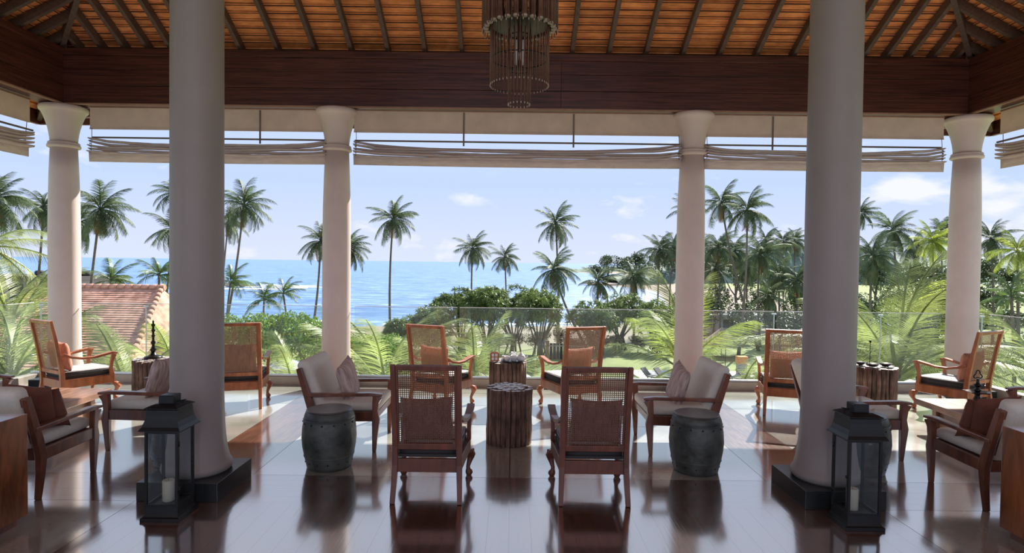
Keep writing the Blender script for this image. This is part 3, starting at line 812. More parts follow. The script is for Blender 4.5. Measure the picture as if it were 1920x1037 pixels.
def on_chair(ch_loc, rz, dx, dy, z):
    c, s = math.cos(rz), math.sin(rz)
    return (ch_loc[0] + dx * c - dy * s, ch_loc[1] + dx * s + dy * c, z)
cc = [((-.582, 4.325), 0, 'mauve', 'mauve pillow on the near left cane armchair', -.01), ((.595, 4.325), 0, 'mauve', 'mauve pillow on the near right cane armchair', .015),
      ((-.925, 6.98), R(-24), 'peach', 'peach pillow on the far cane armchair left of the tea tray', .02), ((.80, 6.98), R(20), 'peach', 'peach pillow on the far cane armchair right of the tea tray', -.01),
      ((-3.07, 6.95), R(16), 'mauve', 'mauve pillow on the cane armchair right of the thick left column', 0), ((3.11, 6.93), R(-18), 'peach', 'peach pillow on the cane armchair left of the thick right column', 0),
      ((-5.22, 7.0), R(-30), 'peach', 'pleated pillow on the cane armchair in the far left corner', 0), ((5.34, 7.03), R(26), 'peach', 'pleated pillow on the cane armchair in the far right corner', 0)]
for i, (l, rz, m_, lab, dx) in enumerate(cc):
    pillow(lab, on_chair(l, rz, dx, .085, .565), rz, .19, m_, .375, .345, .13, R((-2, 1.5, 3, -2, 1, -1, 2, -2)[i]), i)
aa = [((-1.49, 5.79), -PI / 2, 'striped', 'striped pink pillow on the white armchair behind the left barrel stool', .08, .02, .60, .25),
      ((1.53, 5.77), PI / 2, 'striped', 'striped pink pillow on the white armchair behind the right barrel stool', -.08, .02, .60, .25),
      ((-3.25, 5.74), PI / 2, 'striped', 'striped pillow standing out left of the thick left column', -.02, .02, .61, .25),
      ((-3.625, 4.565), 0, 'rust', 'rust brown pillow nearest the arm on the left slat backed armchair', .150, .05, .575, .25),
      ((-3.625, 4.565), 0, 'rust', 'rust brown pillow behind the first on the left slat backed armchair', .135, -.045, .63, .32),
      ((3.67, 4.57), 0, 'rust', 'rust brown pillow nearest the arm on the right slat backed armchair', -.150, .05, .575, .25),
      ((3.67, 4.57), 0, 'rust', 'rust brown pillow behind the first on the right slat backed armchair', -.135, -.045, .63, .32)]
for i, (l, rz, m_, lab, dx, dy, z, tl) in enumerate(aa):
    pillow(lab, on_chair(l, rz, dx, dy - .035, z - .01), rz, tl, m_, *((.33, .31, .11) if m_ == 'rust' else (.40, .37, .12)), R((8, -8, 3, -6, 5, 6, -5)[i]), i + 20)

# ================================================================= LOG STOOLS
def log_stool(label, x, y, h, Rr, seed):
    rnd = random.Random(seed)
    t = thing('branch_stool', label, 'stool', (x, y, 0), rnd.uniform(0, 6), 'stools of bundled branches')
    kinds = []
    for k in range(5):
        m = MB(); r0 = .0235; rs = []
        for z in (0, .12, .25, .38, h - .004):
            r = r0 * rnd.uniform(.86, 1.1); ox, oy = rnd.uniform(-.004, .004), rnd.uniform(-.004, .004)
            rs.append([(ox + r * rnd.uniform(.92, 1.08) * math.cos(2 * PI * q / 9), oy + r * rnd.uniform(.92, 1.08) * math.sin(2 * PI * q / 9), z) for q in range(9)])
        m.rings(rs, 0, True, True, 1)
        kinds.append(m.mesh('branch', ['bark', 'cut_end']))
    n = int(2 * PI * (Rr - .022) / .0445)
    for i in range(n):
        a = 2 * PI * i / n
        inst('branch', kinds[rnd.randrange(5)], t, ((Rr - .023) * math.cos(a), (Rr - .023) * math.sin(a), 0), (rnd.uniform(-.012, .012), rnd.uniform(-.012, .012), rnd.uniform(0, 6)), (1, 1, rnd.uniform(.975, 1.0)))
    d = .043; rr = Rr - .065
    j = -10
    for j in range(-6, 7):
        for i in range(-6, 7):
            px, py = (i + .5 * (j % 2)) * d, j * d * .866
            if math.hypot(px, py) < rr + .006:
                inst('branch', kinds[rnd.randrange(5)], t, (px, py, 0), (0, 0, rnd.uniform(0, 6)), (1, 1, rnd.uniform(.985, 1.0)))
    return t
log_stool('bundled branch stool standing empty between the four armchairs in front', -.01, 5.81, .530, .213, 1)
log_stool('bundled branch stool carrying the white tea set, between the far cane armchairs', -.035, 7.18, .555, .222, 2)
log_stool('bundled branch stool carrying the dark candle holder, left of the thick left column', -4.11, 7.10, .545, .222, 3)
log_stool('bundled branch stool carrying dark bowls, right of the thick right column', 4.25, 7.18, .545, .222, 4)

# ================================================================= BARREL STOOLS
def make_drum():
    t = empty('barrel_stool')
    prof = [(.160, 0), (.176, .004), (.182, .03), (.198, .10), (.213, .18), (.219, .25), (.214, .33), (.203, .40), (.200, .408), (.202, .412), (.198, .43), (.187, .458), (.180, .468)]
    MB().lathe(prof, 56).obj('body', 'drum', t)
    MB().lathe([(.183, .4665), (.183, .472), (.176, .476)], 56).obj('top', 'drum_top', t)
    for z, r in ((.105, .1995), (.398, .2045)):
        m = MB().lathe([(r - .002, z - .006), (r + .0025, z - .004), (r + .0025, z + .004), (r - .002, z + .006)], 56); m.obj('band', 'drum', t)
    st = MB().lathe([(.008, 0), (.007, .003), (.003, .006)], 8).mesh('stud', M['bronze'])
    for z, r, n, o_ in ((.058, .187, 14, 0), (.378, .2075, 14, .5), (.43, .197, 14, 0)):
        if n == 14 and z == .43: continue
        for k in range(n):
            a = 2 * PI * (k + o_) / n
            inst('stud', st, t, (r * math.cos(a), r * math.sin(a), z), (0, PI / 2, a))
    return t
drum = make_drum()
tag(drum, 'dark grey barrel stool before the white armchair, left of the near cane armchairs', 'stool', 'dark barrel stools')
drum.location = (-1.49, 5.07, 0)
dup(drum, 'dark grey barrel stool before the white armchair, right of the near cane armchairs', (1.535, 5.07, 0), .4)
dup(drum, 'dark barrel stool with driftwood on top, behind the right lantern', (2.915, 5.10, 0), .9)
dup(drum, 'dark barrel stool seen through the glass of the left lantern', (-2.76, 5.10, 0), 1.3)

# ================================================================= LANTERNS
def make_lantern():
    t = empty('floor_lantern')
    def sq(w, z): return [(-w, -w, z), (w, -w, z), (w, w, z), (-w, w, z)]
    MB().rings([sq(.127, 0), sq(.127, .02), sq(.116, .026), sq(.106, .045), sq(.104, .088)], 0, False).obj('base', 'iron', t, .002)
    for sx in (-1, 1):
        for sy in (-1, 1):
            MB().box(sx * .099 - .008, sx * .099 + .008, sy * .099 - .008, sy * .099 + .008, .085, .59).obj('corner_post', 'iron', t, .002)
    for k in range(4):
        f = MB()
        f.box(-.091, .091, -.105, -.095, .088, .104); f.box(-.091, .091, -.105, -.095, .565, .59)
        if k == 1:
            f.box(-.091, -.080, -.105, -.095, .10, .57); f.box(.080, .091, -.105, -.095, .10, .57)
        f.obj('pane_frame', 'iron', t, rot=(0, 0, k * PI / 2))
        MB().box(-.091, .091, -.1005, -.0985, .10, .57).obj('pane', 'lantern_glass', t, rot=(0, 0, k * PI / 2))
    MB().rings([sq(.134, .583), sq(.134, .588), sq(.119, .610), sq(.107, .645), (sq(.101, .685)), sq(.099, .715), sq(.095, .718)], 0, False).obj('roof', 'iron', t, .002)
    MB().rings([sq(.095, .716), sq(.110, .722), sq(.110, .728), sq(.08, .742), sq(.06, .748)], 0, False).obj('roof_rim', 'iron', t, .002)
    MB().rings([sq(.048, .746), sq(.048, .796), sq(.044, .80)], 0, False).obj('chimney_cap', 'iron', t, .002)
    pts = [(.05 * math.cos(a) + .06, .0, .752 + .010 * math.sin(a)) for a in [PI * k / 10 for k in range(11)]]
    MB().tube([(.052, -.045, .75), (.085, -.04, .757), (.10, 0, .759), (.085, .04, .757), (.052, .045, .75)], .004, 6).obj('carry_ring', 'iron', t)
    for z in (.18, .48):
        MB().lathe([(.006, z), (.006, z + .035)], 8, (.107, -.088)).obj('hinge', 'iron', t)
    MB().lathe([(.009, .33), (.009, .345)], 8, (.108, .085)).obj('latch', 'iron', t)
    return t
lan = make_lantern()
tag(lan, 'black metal floor lantern with pagoda roof before the thick left column', 'lantern', 'black floor lanterns')
lan.location = (-2.246, 4.06, 0)
dup(lan, 'black metal floor lantern with pagoda roof before the thick right column', (2.288, 4.055, 0), PI)
for x, w in ((-2.262, 'left'), (2.275, 'right')):
    t = thing('pillar_candle', 'ivory pillar candle inside the %s floor lantern' % w, 'candle', (x, 4.07, .088), 0, 'lantern candles')
    MB().lathe([(.034, 0), (.037, .003), (.037, .135), (.034, .140), (.024, .137), (.010, .134)], 24).obj('wax', 'wax', t)
    MB().tube([(0, 0, .133), (.001, 0, .142), (.003, 0, .149)], .0012, 5).obj('wick', 'wick', t)

# ================================================================= TABLES AND CABINETS
for sgn, w in ((-1, 'left'), (1, 'right')):
    t = thing('low_table', 'low brown wooden table amid armchairs on the %s' % w, 'table', (4.585 if sgn > 0 else -4.52, 5.97, 0), 0, 'low coffee tables')
    for k in range(3):
        MB().box(-.325 + k * .217, -.325 + (k + 1) * .217 - .002, -.50, .51, .255, .318).obj('top_plank', 'table_wood', t, .005)
    MB().box(-.29, .29, .24, .30, 0, .256).obj('panel_leg', 'table_wood', t, .004)
    MB().box(-.29, .29, -.30, -.24, 0, .256).obj('panel_leg', 'table_wood', t, .004)
    MB().box(-.25, -.22, -.24, .24, .03, .24).obj('side_panel', 'table_wood', t, .003)
    MB().box(.22, .25, -.24, .24, .03, .24).obj('side_panel', 'table_wood', t, .003)
    t = thing('cabinet', 'glossy red wood cabinet block at the %s picture edge in front' % w, 'cabinet', (3.60 if sgn > 0 else -3.54, 3.42, 0), 0, 'red wood cabinet blocks')
    MB().box(-.48, .48, -.48, .48, .055, .70).obj('body', 'box_wood', t, .004)
    MB().box(-.44, .44, -.44, .44, 0, .056).obj('recessed_base', 'dark_teak', t)

# ================================================================= SMALL THINGS
t = thing('candle_holder', 'tall turned black candle holder on the left branch stool', 'candle holder', (-4.12, 7.10, .543))
MB().lathe([(.095, 0), (.097, .01), (.085, .022), (.055, .03), (.030, .045), (.022, .07)], 28).obj('foot', 'bronze', t)
MB().lathe([(.018, .065), (.030, .085), (.034, .10), (.020, .12), (.014, .15), (.024, .17), (.026, .185), (.014, .20), (.012, .24), (.022, .255), (.012, .27), (.012, .30), (.024, .318), (.014, .332), (.012, .36), (.020, .372), (.022, .385), (.008, .40), (.012, .415), (.003, .44)], 20).obj('turned_stem', 'bronze', t)
# oil lamp
t = thing('oil_lamp', 'black tiered brass oil lamp with looped finial on the right low table', 'lamp', (4.70, 6.20, .318))
MB().lathe([(.068, 0), (.070, .008), (.060, .02), (.040, .03), (.030, .045), (.036, .06), (.030, .075), (.022, .09), (.026, .105), (.036, .115)], 28).obj('foot', 'bronze', t)
m = MB(); rs = []
for z, r, am in ((.112, .03, 0), (.118, .06, .1), (.130, .098, .28), (.137, .100, .28), (.132, .07, .1), (.128, .03, 0)):
    rs.append([(r * (1 + am * max(0, math.cos(2.5 * a) ** 8)) * math.cos(a), r * (1 + am * max(0, math.cos(2.5 * a) ** 8)) * math.sin(a), z) for a in [2 * PI * k / 60 for k in range(60)]])
m.rings(rs).obj('spouted_dish', 'bronze', t)
MB().lathe([(.020, .13), (.034, .15), (.020, .165), (.014, .18), (.036, .196), (.040, .204), (.020, .215), (.012, .24), (.016, .25), (.010, .262)], 24).obj('stem', 'bronze', t)
pts = []
for k in range(37):
    a = -PI / 2 + 2 * PI * k / 36
    r = .036 + .011 * math.cos(3 * (a - PI / 2))
    pts.append((r * math.cos(a), 0, .302 + r * math.sin(a)))
MB().tube(pts, .006, 7).obj('looped_finial', 'bronze', t)
# tea set
ZT = .556
t = thing('caddy_box', 'small open wooden caddy with white sachets on the tea stool', 'box', (-.19, 7.12, ZT), .1)
b = MB().box(-.05, .05, -.035, -.029, 0, .095).box(-.05, .05, .029, .035, 0, .095).box(-.05, -.044, -.03, .03, 0, .095).box(.044, .05, -.03, .03, 0, .095)
b.obj('box_sides', 'teak', t, .001)
MB().box(-.045, .045, -.03, .03, 0, .006).obj('box_floor', 'teak', t)
for k in range(2):
    for j in range(2):
        MB().box(-.036 + k * .04, -.008 + k * .04, -.037, -.0352, .012 + j * .042, .044 + j * .042).obj('sachet_window', 'china', t)
t = thing('serving_tray', 'dark oval tray under the tea things', 'tray', (.02, 7.11, ZT))
MB().lathe([(.10, 0), (.135, .004), (.14, .012), (.132, .012), (.10, .006)], 32).obj('tray', 'bronze', t)
def cup(x, y, h, r, label):
    t = thing('tea_cup', label, 'cup', (x, y, ZT + .008), random.random() * 6, 'tea cups')
    MB().lathe([(r * .55, 0), (r * .6, .004), (r * .85, h * .4), (r, h), (r * .94, h), (r * .8, h * .4), (r * .5, .008)], 20).obj('bowl', 'china', t)
    MB().tube([(r * .9, 0, h * .85), (r * 1.45, 0, h * .75), (r * 1.4, 0, h * .35), (r * .8, 0, h * .3)], .003, 6).obj('handle', 'china', t)
cup(-.045, 7.06, .055, .038, 'white tea cup at the front left of the tray')
cup(.035, 7.07, .065, .042, 'white tea cup in the middle of the tray')
cup(-.07, 7.15, .05, .035, 'white tea cup at the back left of the tray')
t = thing('teapot', 'white china teapot with spout to the right on the tea stool', 'teapot', (.115, 7.08, ZT + .006))
MB().lathe([(.028, 0), (.042, .01), (.052, .035), (.045, .065), (.028, .078)], 24).obj('body', 'china', t)
MB().lathe([(.030, .076), (.024, .086), (.008, .09), (.009, .102), (.003, .107)], 20).obj('lid', 'china', t)
MB().tube([(.045, 0, .03), (.068, 0, .045), (.078, 0, .078)], [.013, .009, .006], 8).obj('spout', 'china', t)
MB().tube([(-.042, 0, .065), (-.072, 0, .06), (-.072, 0, .03), (-.045, 0, .022)], .004, 6).obj('handle', 'china', t)
t = thing('milk_jug', 'white milk jug standing on the tray behind the cups', 'jug', (.03, 7.17, ZT + .006))
MB().lathe([(.026, 0), (.036, .02), (.034, .05), (.028, .075), (.032, .09), (.029, .09), (.025, .07)], 20).obj('body', 'china', t)
MB().tube([(-.03, 0, .075), (-.055, 0, .065), (-.05, 0, .035), (-.034, 0, .028)], .0035, 6).obj('handle', 'china', t)
# bowls on the right branch stool
for i, (x, y, r, lab) in enumerate(((4.16, 7.10, .075, 'shallow dark bowl in front on the right branch stool'), (4.33, 7.13, .07, 'shallow dark bowl at the right of the right branch stool'), (4.09, 7.22, .06, 'small dark bowl at the back left of the right branch stool'))):
    t = thing('shallow_bowl', lab, 'bowl', (x, y, .546), i, 'dark bowls')
    MB().lathe([(r * .45, 0), (r * .5, .004), (r * .8, .014), (r, .034), (r * .95, .034), (r * .7, .014), (r * .3, .008)], 24).obj('bowl', 'bronze', t)
t = thing('wire_candle_stand', 'thin black wire candle stand rising behind the dark bowls', 'candle holder', (4.23, 7.27, .546))
MB().lathe([(.045, 0), (.045, .004), (.006, .008), (.0035, .02), (.0035, .25), (.012, .262), (.012, .28), (.003, .283)], 14).obj('stem', 'iron', t)
for a in (0.5, 2.6, 4.7):
    MB().tube([(0, 0, .12), (.03 * math.cos(a), .03 * math.sin(a), .15), (.045 * math.cos(a), .045 * math.sin(a), .20)], .0022, 5).obj('arm', 'iron', t)
# driftwood
t = thing('driftwood', 'pale forked driftwood piece on the barrel stool behind the right lantern', 'ornament', (2.86, 5.03, .477))
MB().tube([(-.03, 0, .02), (-.02, 0, .07), (-.055, .005, .125), (-.075, 0, .15)], [.022, .026, .016, .009], 8).obj('prong', 'drift', t)
MB().tube([(-.02, 0, .06), (.0, -.005, .11), (-.005, 0, .155)], [.024, .018, .010], 8).obj('prong', 'drift', t)
MB().tube([(-.03, 0, .03), (.03, -.01, .055), (.085, 0, .03), (.115, 0, .055)], [.02, .028, .016, .008], 8).obj('prong', 'drift', t)
MB().tube([(0, .01, .05), (.02, .03, .02), (.03, .05, .008)], [.024, .014, .007], 8).obj('prong', 'drift', t)

# unseen fill lamps added behind the camera to warm the column fronts
for i, x in enumerate((-3.2, 0.0, 3.2)):
    t = thing('added_fill_lamp', 'added unseen fill lamp behind the camera, %s of three' % ('left', 'middle', 'right')[i], 'lamp', (x, -2.2, 3.3), 0, 'added fill lamps')
    MB().lathe([(.004, .16), (.004, roof_z(5.5) - 3.3)], 6).obj('cord', 'iron', t)
    MB().lathe([(.03, .17), (.06, .16), (.06, .13), (.03, .12)], 16).obj('cap', 'bronze', t)
    MB().lathe([(.01, .13), (.09, .10), (.13, .02), (.13, -.04), (.09, -.11), (.01, -.14)], 24).obj('globe', FILL_GLOW, t)
    ld = bpy.data.lights.new('added_fill_light', 'POINT'); ld.energy = FILL_W; ld.color = (1.0, 0.80, 0.62); ld.shadow_soft_size = .16
    lo = bpy.data.objects.new('added_fill_light', ld); COL.objects.link(lo); lo.parent = t; lo.location = (0, 0, -.32)

# ================================================================= OUTDOORS
# crown x, y, z, crown radius, trunk foot x, kind, label  (metres)
PALMS = [
    (-40.03, 48, 6.0, 2.57, -40.6, 't', 'coconut palm cut by the left picture edge, tall, before open sky'),
    (-46.91, 62, 6.62, 2.57, -48.26, 't', 'tall coconut palm just left of the leftmost slim column'),
    (-35.93, 54, 5.86, 2.61, -37.37, 'b', 'tall palm with browning lower fronds, right of the leftmost slim column'),
    (-46.08, 66, 5.45, 2.62, -46.7, 't', 'coconut palm crown half hidden behind the leftmost slim column'),
    (-39.36, 72, 9.2, 2.48, -40.99, 't', 'highest of the palms hidden behind the thick left column'),
    (-35.21, 64, 4.52, 2.54, -36.65, 't', 'lower palm leaning beside the thick left column'),
    (-26.04, 60, 6.85, 2.59, -28.25, 't', 'tall sunlit coconut palm just right of the thick left column'),
    (-36.71, 80, 6.48, 2.34, -37.94, 't', 'palm crown peeping out low behind the tall one at the thick left column'),
    (-21.85, 48, -0.18, 1.66, -22.18, 's', 'short palm on a thin straight trunk over the surf, right of the thick left column'),
    (-20.04, 50, -1.61, 1.55, -19.95, 's', 'short palm with tangled fronds, left of the pair before the sea'),
    (-18.49, 50, -1.07, 1.55, -18.18, 's', 'short neat palm, right of the pair before the sea'),
    (-19.83, 64, 3.61, 2.54, -20.9, 't', 'dark palm leaning behind the slim column left of centre'),
    (-20.01, 76, 3.16, 2.62, -20.94, 't', 'palm crown showing only at the right of the slim column left of centre'),
    (-12.74, 66, 6.14, 2.5, -12.88, 't', 'lone tall straight palm standing against the open sea'),
    (-5.14, 80, 3.36, 2.48, -5.04, 't', 'dark palm over the grove, left one of two side by side'),
    (-1.18, 95, 2.42, 2.46, -0.98, 't', 'smaller dark palm over the grove, right one of two side by side'),
    (5.0, 72, 6.28, 2.48, 5.47, 't', 'tall windswept palm above the right end of the grove'),
    (4.11, 62, 1.0, 2.46, 7.82, 't', 'palm with a strongly slanting trunk at the right end of the grove'),
    (9.73, 70, -0.41, 2.17, 9.49, 't', 'low palm over the beach right of the slanting trunk'),
    (14.42, 74, 0.03, 2.42, 14.64, 't', 'palm at the bay with a wide crown, left of the slim column right of centre'),
    (19.92, 84, 3.61, 2.61, 19.8, 't', 'tall palm behind the bay, close left of the slim column right of centre'),
    (23.35, 90, 4.23, 2.64, 23.08, 't', 'palm touching the left edge of the slim column right of centre'),
    (25.19, 90, 9.67, 2.64, 25.73, 't', 'palm almost wholly behind the slim column right of centre'),
    (22.15, 66, 8.27, 2.5, 26.5, 't', 'tall palm with a trunk slanting down to the right, left of a crossing pair'),
    (23.43, 62, 7.21, 2.57, 22.86, 't', 'tall windblown palm, right of a crossing pair'),
    (27.14, 82, 4.08, 2.69, 27.69, 't', 'palm high in the right grove, just right of the slim column right of centre'),
    (31.64, 88, 3.68, 2.73, 31.99, 't', 'palm in the right grove behind the crossing trunks of the tall pair'),
    (28.01, 70, 3.01, 2.78, 28.23, 't', 'full palm in the right grove just right of the crossing pair'),
    (27.5, 84, 1.03, 2.61, 27.49, 't', 'low palm in the right grove close beside the slim column right of centre'),
    (32.76, 76, 0.53, 2.49, 33.01, 't', 'low palm in the right grove midway to the thick right column'),
    (33.16, 72, -0.0, 2.36, 33.39, 't', 'low palm in the right grove touching the thick right column'),
    (48.03, 110, 5.98, 2.66, 48.54, 't', 'small distant palm on the grove skyline, second left of the thick right column'),
    (53.76, 118, 6.53, 2.64, 54.11, 't', 'small distant palm on the grove skyline, right beside the thick right column'),
    (48.99, 120, 6.54, 2.69, 49.33, 't', 'small distant palm on the grove skyline, behind the palm right of the crossing pair'),
    (27.85, 92, 3.71, 2.7, 28.05, 't', 'grove palm mostly hidden behind the slim column right of centre'),
    (29.02, 70, -1.81, 2.05, 29.32, 't', 'lowest palm of the right grove, under the crossing pair'),
    (34.11, 90, 1.42, 2.64, 34.28, 't', 'palm in the right grove between the two crossing trunks'),
    (50.5, 90, 9.52, 2.33, 49.82, 't', 'tall palm crown peeping out high beside the thick right column'),
    (32.58, 56, 2.73, 2.41, 32.74, 't', 'full sunlit palm close right of the thick right column'),
    (40.49, 66, 5.55, 2.5, 42.92, 't', 'tall palm with trunk slanting right, between the thick right column and the rightmost slim column'),
    (50.46, 78, 4.4, 2.42, 51.39, 't', 'second palm of the slanting pair between the thick right column and the rightmost slim column'),
    (44.73, 66, 4.47, 2.28, 45.54, 'y', 'yellow green palm just left of the rightmost slim column'),
    (62.26, 90, 7.19, 2.33, 62.87, 't', 'small palm crown half behind the rightmost slim column'),
    (52.51, 68, 4.86, 2.46, 53.02, 't', 'grey green palm just right of the rightmost slim column'),
    (42.43, 52, 3.16, 2.06, 42.93, 'y', 'palm with spreading fronds at the right picture edge'),
    (25.85, 32, 0.22, 1.38, 26.06, 's', 'young palm on a stout trunk, low at the right picture edge'),
    (-27.24, 42, 0.13, 1.67, -27.32, 's', 'low bushy palm behind the tiled roof, left one'),
    (-22.84, 40, 0.59, 1.52, -22.91, 's', 'low bushy palm behind the ridge end of the tiled roof'),
]
SHORE = [(-400, 92), (-120, 96), (-60, 94), (-20, 98), (8, 102), (22, 110), (34, 134), (46, 180), (57, 240), (52, 278), (38, 296), (38, 320), (74, 360), (105, 420), (128, 520), (118, 600), (76, 664), (58, 690), (62, 706), (110, 720), (420, 760), (900, 800)]
def shore_field(P):
    """signed distance to the shoreline, positive on land"""
    seg = np.array(SHORE, float); d = np.full(len(P), 1e9)
    for a, b in zip(seg[:-1], seg[1:]):
        ab = b - a; t_ = np.clip(((P - a) @ ab) / (ab @ ab), 0, 1)
        d = np.minimum(d, np.hypot(*(P - (a + t_[:, None] * ab)).T))
    poly = np.vstack([seg, [(900, -60)], [(-400, -60)]])
    inside = np.zeros(len(P), bool); j = len(poly) - 1
    for i in range(len(poly)):
        xi, yi = poly[i]; xj, yj = poly[j]
        c = ((yi > P[:, 1]) != (yj > P[:, 1])) & (P[:, 0] < (xj - xi) * (P[:, 1] - yi) / (yj - yi + 1e-12) + xi)
        inside ^= c; j = i
    return np.where(inside, d, -d)
gx_ = np.concatenate([np.arange(-300, -60, 8), np.arange(-60, 120, 2.5), np.arange(120, 900, 15)])
gy_ = np.concatenate([np.arange(-40, 140, 2.5), np.arange(140, 400, 6), np.arange(400, 800, 10)])
XX, YY = np.meshgrid(gx_, gy_)
P = np.stack([XX.ravel(), YY.ravel()], 1)
sd_f = shore_field(P)
def land_z(P, sd):
    return np.clip(np.where(sd > 0, -7.4 + (sd - 44) * .03, -8.96 + sd * .08), -10.5, -7.4) + 0.06 * np.sin(P[:, 0] * .13) * np.cos(P[:, 1] * .11)
def gz(x, y):
    q = np.array([[x, y]], float)
    return float(land_z(q, shore_field(q))[0]) - .06
Zg = land_z(P, sd_f)
nx_, ny_ = len(gx_), len(gy_)
fs = [(j * nx_ + i, j * nx_ + i + 1, (j + 1) * nx_ + i + 1, (j + 1) * nx_ + i) for j in range(ny_ - 1) for i in range(nx_ - 1)]
mb = MB(); mb.v = [(float(a), float(b), float(c)) for (a, b), c in zip(P, Zg)]; mb.f = fs; mb.mi = [0] * len(fs); mb.sm = [True] * len(fs)
tag(mb.obj('ground', 'ground'), kind='structure')
sea = MB().add([(-6000, 60, -9), (6000, 60, -9), (6000, 8000, -9), (-6000, 8000, -9)], [(0, 1, 2, 3)])
tag(sea.obj('sea', 'sea'), kind='structure')
# breaking surf along the shore and around the reef
rnd = random.Random(11)
fm = MB()
def foam_strip(pts, w):
    L_ = []; R_ = []
    for i, (x, y) in enumerate(pts):
        ww = w * rnd.uniform(.2, 1.2)
        L_.append((x, y - ww / 2, -8.93)); R_.append((x, y + ww / 2, -8.93))
    n = len(pts); base = len(fm.v)
    fm.add([(*l[:2], l[2] + .0) for l in L_] + [((l[0] + r[0]) / 2, (l[1] + r[1]) / 2, -8.75) for l, r in zip(L_, R_)] + R_,
           [(i, i + 1, n + i + 1, n + i) for i in range(n - 1)] + [(n + i, n + i + 1, 2 * n + i + 1, 2 * n + i) for i in range(n - 1)], 0, True)
for off, w, dens in ((4, 2.2, 1), (9, 1.4, .7), (16, 1.6, .5)):
    x = -130.0
    while x < 30:
        L_ = rnd.uniform(6, 22); n = int(L_ / .8)
        ys = [np.interp(x + k * .8, [p[0] for p in SHORE[:8]], [p[1] for p in SHORE[:8]]) + off + 1.2 * math.sin(x * .3 + k * .25) for k in range(n)]
        if rnd.random() < dens: foam_strip([(x + k * .8, ys[k]) for k in range(n)], w)
        x += L_ + rnd.uniform(1, 8)
for k in range(16):
    x0 = rnd.uniform(-118, -84); y0 = 236 + rnd.uniform(-22, 14)
    foam_strip([(x0 + q * 1.2, y0 + 1.5 * math.sin(q * .5)) for q in range(int(rnd.uniform(6, 16)))], rnd.uniform(3, 7))
tag(fm.obj('surf', 'foam'), 'white surf breaking along the beach and around the reef', 'surf', None, 'stuff')
def rock(label, x, y, z, sx, sy, sz, seed):
    rnd = random.Random(seed); n = 16; rs = []
    for f, zz in ((1.15, -.5), (1.0, 0), (.85, .4), (.55, .8), (.15, 1)):
        rs.append([(sx * f * math.cos(2 * PI * k / n) * rnd.uniform(.8, 1.15), sy * f * math.sin(2 * PI * k / n) * rnd.uniform(.8, 1.15), sz * zz * rnd.uniform(.85, 1.1)) for k in range(n)])
    o = MB().rings(rs, 0, False).obj('sea_rock', 'rock', loc=(x, y, z)); tag(o, label, 'rock', 'rocks in the sea')
rock('flat dark rock in the surf, right of the thick left column', -107, 236, -9, 9, 5, 1.4, 1)
rock('low dark rock in the surf left of the flat rock', -122, 238, -9, 5, 3, 1.0, 2)

# headland and wooded hills on the right
def hill(name, x0, x1, y0, y1, hf, nx=110, ny=26, seed=0):
    rnd = np.random.RandomState(seed); m = MB(); vs = []
    for j in range(ny + 1):
        for i in range(nx + 1):
            u, v = i / nx, j / ny
            h = hf(u) * math.sin(PI * min(1, max(0, v))) ** .7
            h += (rnd.rand() * .22) * h * (1 if 0 < v < 1 else 0) + rnd.rand() * 1.2 * (h > 2)
            vs.append((x0 + (x1 - x0) * u, y0 + (y1 - y0) * v, -9.3 + h))
    fs = [(j * (nx + 1) + i, j * (nx + 1) + i + 1, (j + 1) * (nx + 1) + i + 1, (j + 1) * (nx + 1) + i) for j in range(ny) for i in range(nx)]
    m.add(vs, fs, 0, False); tag(m.obj(name, 'hill'), kind='structure')
hill('hill', 150, 620, 330, 560, lambda u: 4 + 30 * min(1, u * 1.6) * (0.75 + .25 * math.sin(u * 9)), seed=1)
hill('hill', 62, 260, 675, 715, lambda u: 2.2 + 14 * u, 60, 8, seed=2)
hill('hill', 52, 190, 296, 350, lambda u: 3 + 15 * min(1, u * 1.6) , 90, 14, seed=3)

# ---- palms
def frond_mesh(name, pairs, L=1.0, rise=.25, drop=.75, leaf=.30, w=.020, segs=2, m_='frond', sweep=.6, hang=.55, seed=0):
    rnd = random.Random(seed); m = MB()
    def P_(t): return Vector((L * t * (1 - .12 * t * t * drop), 0, L * (rise * t - drop * t * t * .8)))
    n = 9
    m.tube([P_(k / n) for k in range(n + 1)], [.016 * L * (1 - .85 * k / n) for k in range(n + 1)], 4, sm=False)
    for k in range(pairs):
        t = .14 + .86 * (k + .5) / pairs
        p = P_(t); tg = (P_(min(1, t + .02)) - P_(t - .02)).normalized()
        ln = leaf * L * (math.sin(PI * min(1, .12 + t * .80)) ** .7) * rnd.uniform(.85, 1.1)
        for s in (-1, 1):
            if rnd.random() < .04: continue
            d = (tg * (sweep + t * .5) + Vector((0, s, 0)) * 1.0 + Vector((0, 0, .25 + rnd.uniform(-.15, .1)))).normalized()
            q = [p]
            for g in range(1, segs + 1):
                d2 = (d - Vector((0, 0, hang * g / segs * 1.6 + rnd.uniform(0, .2)))).normalized()
                q.append(q[-1] + d2 * ln / segs)
            side = tg * (w * L)
            vs = []; fs = []
            for g, a in enumerate(q):
                ww = 1.0 - .85 * (g / segs) ** 1.5
                vs += [a - side * ww * .5, a + side * ww * .5]
            for g in range(segs): fs.append((2 * g, 2 * g + 1, 2 * g + 3, 2 * g + 2))
            m.add(vs, fs)
    return m.mesh(name, m_)
FR = {}
for key, mm in (('t', 'frond_dark'), ('s', 'frond'), ('y', 'frond_yellow'), ('d', 'frond_dry')):
    FR[key] = [frond_mesh('frond', 36, 1, .30, .55, .34, .024, 2, mm, seed=1), frond_mesh('frond', 36, 1, .15, .75, .34, .024, 2, mm, hang=.8, seed=2),
               frond_mesh('frond', 24, 1, .45, .85, .32, .024, 2, mm, hang=.7, seed=3)]
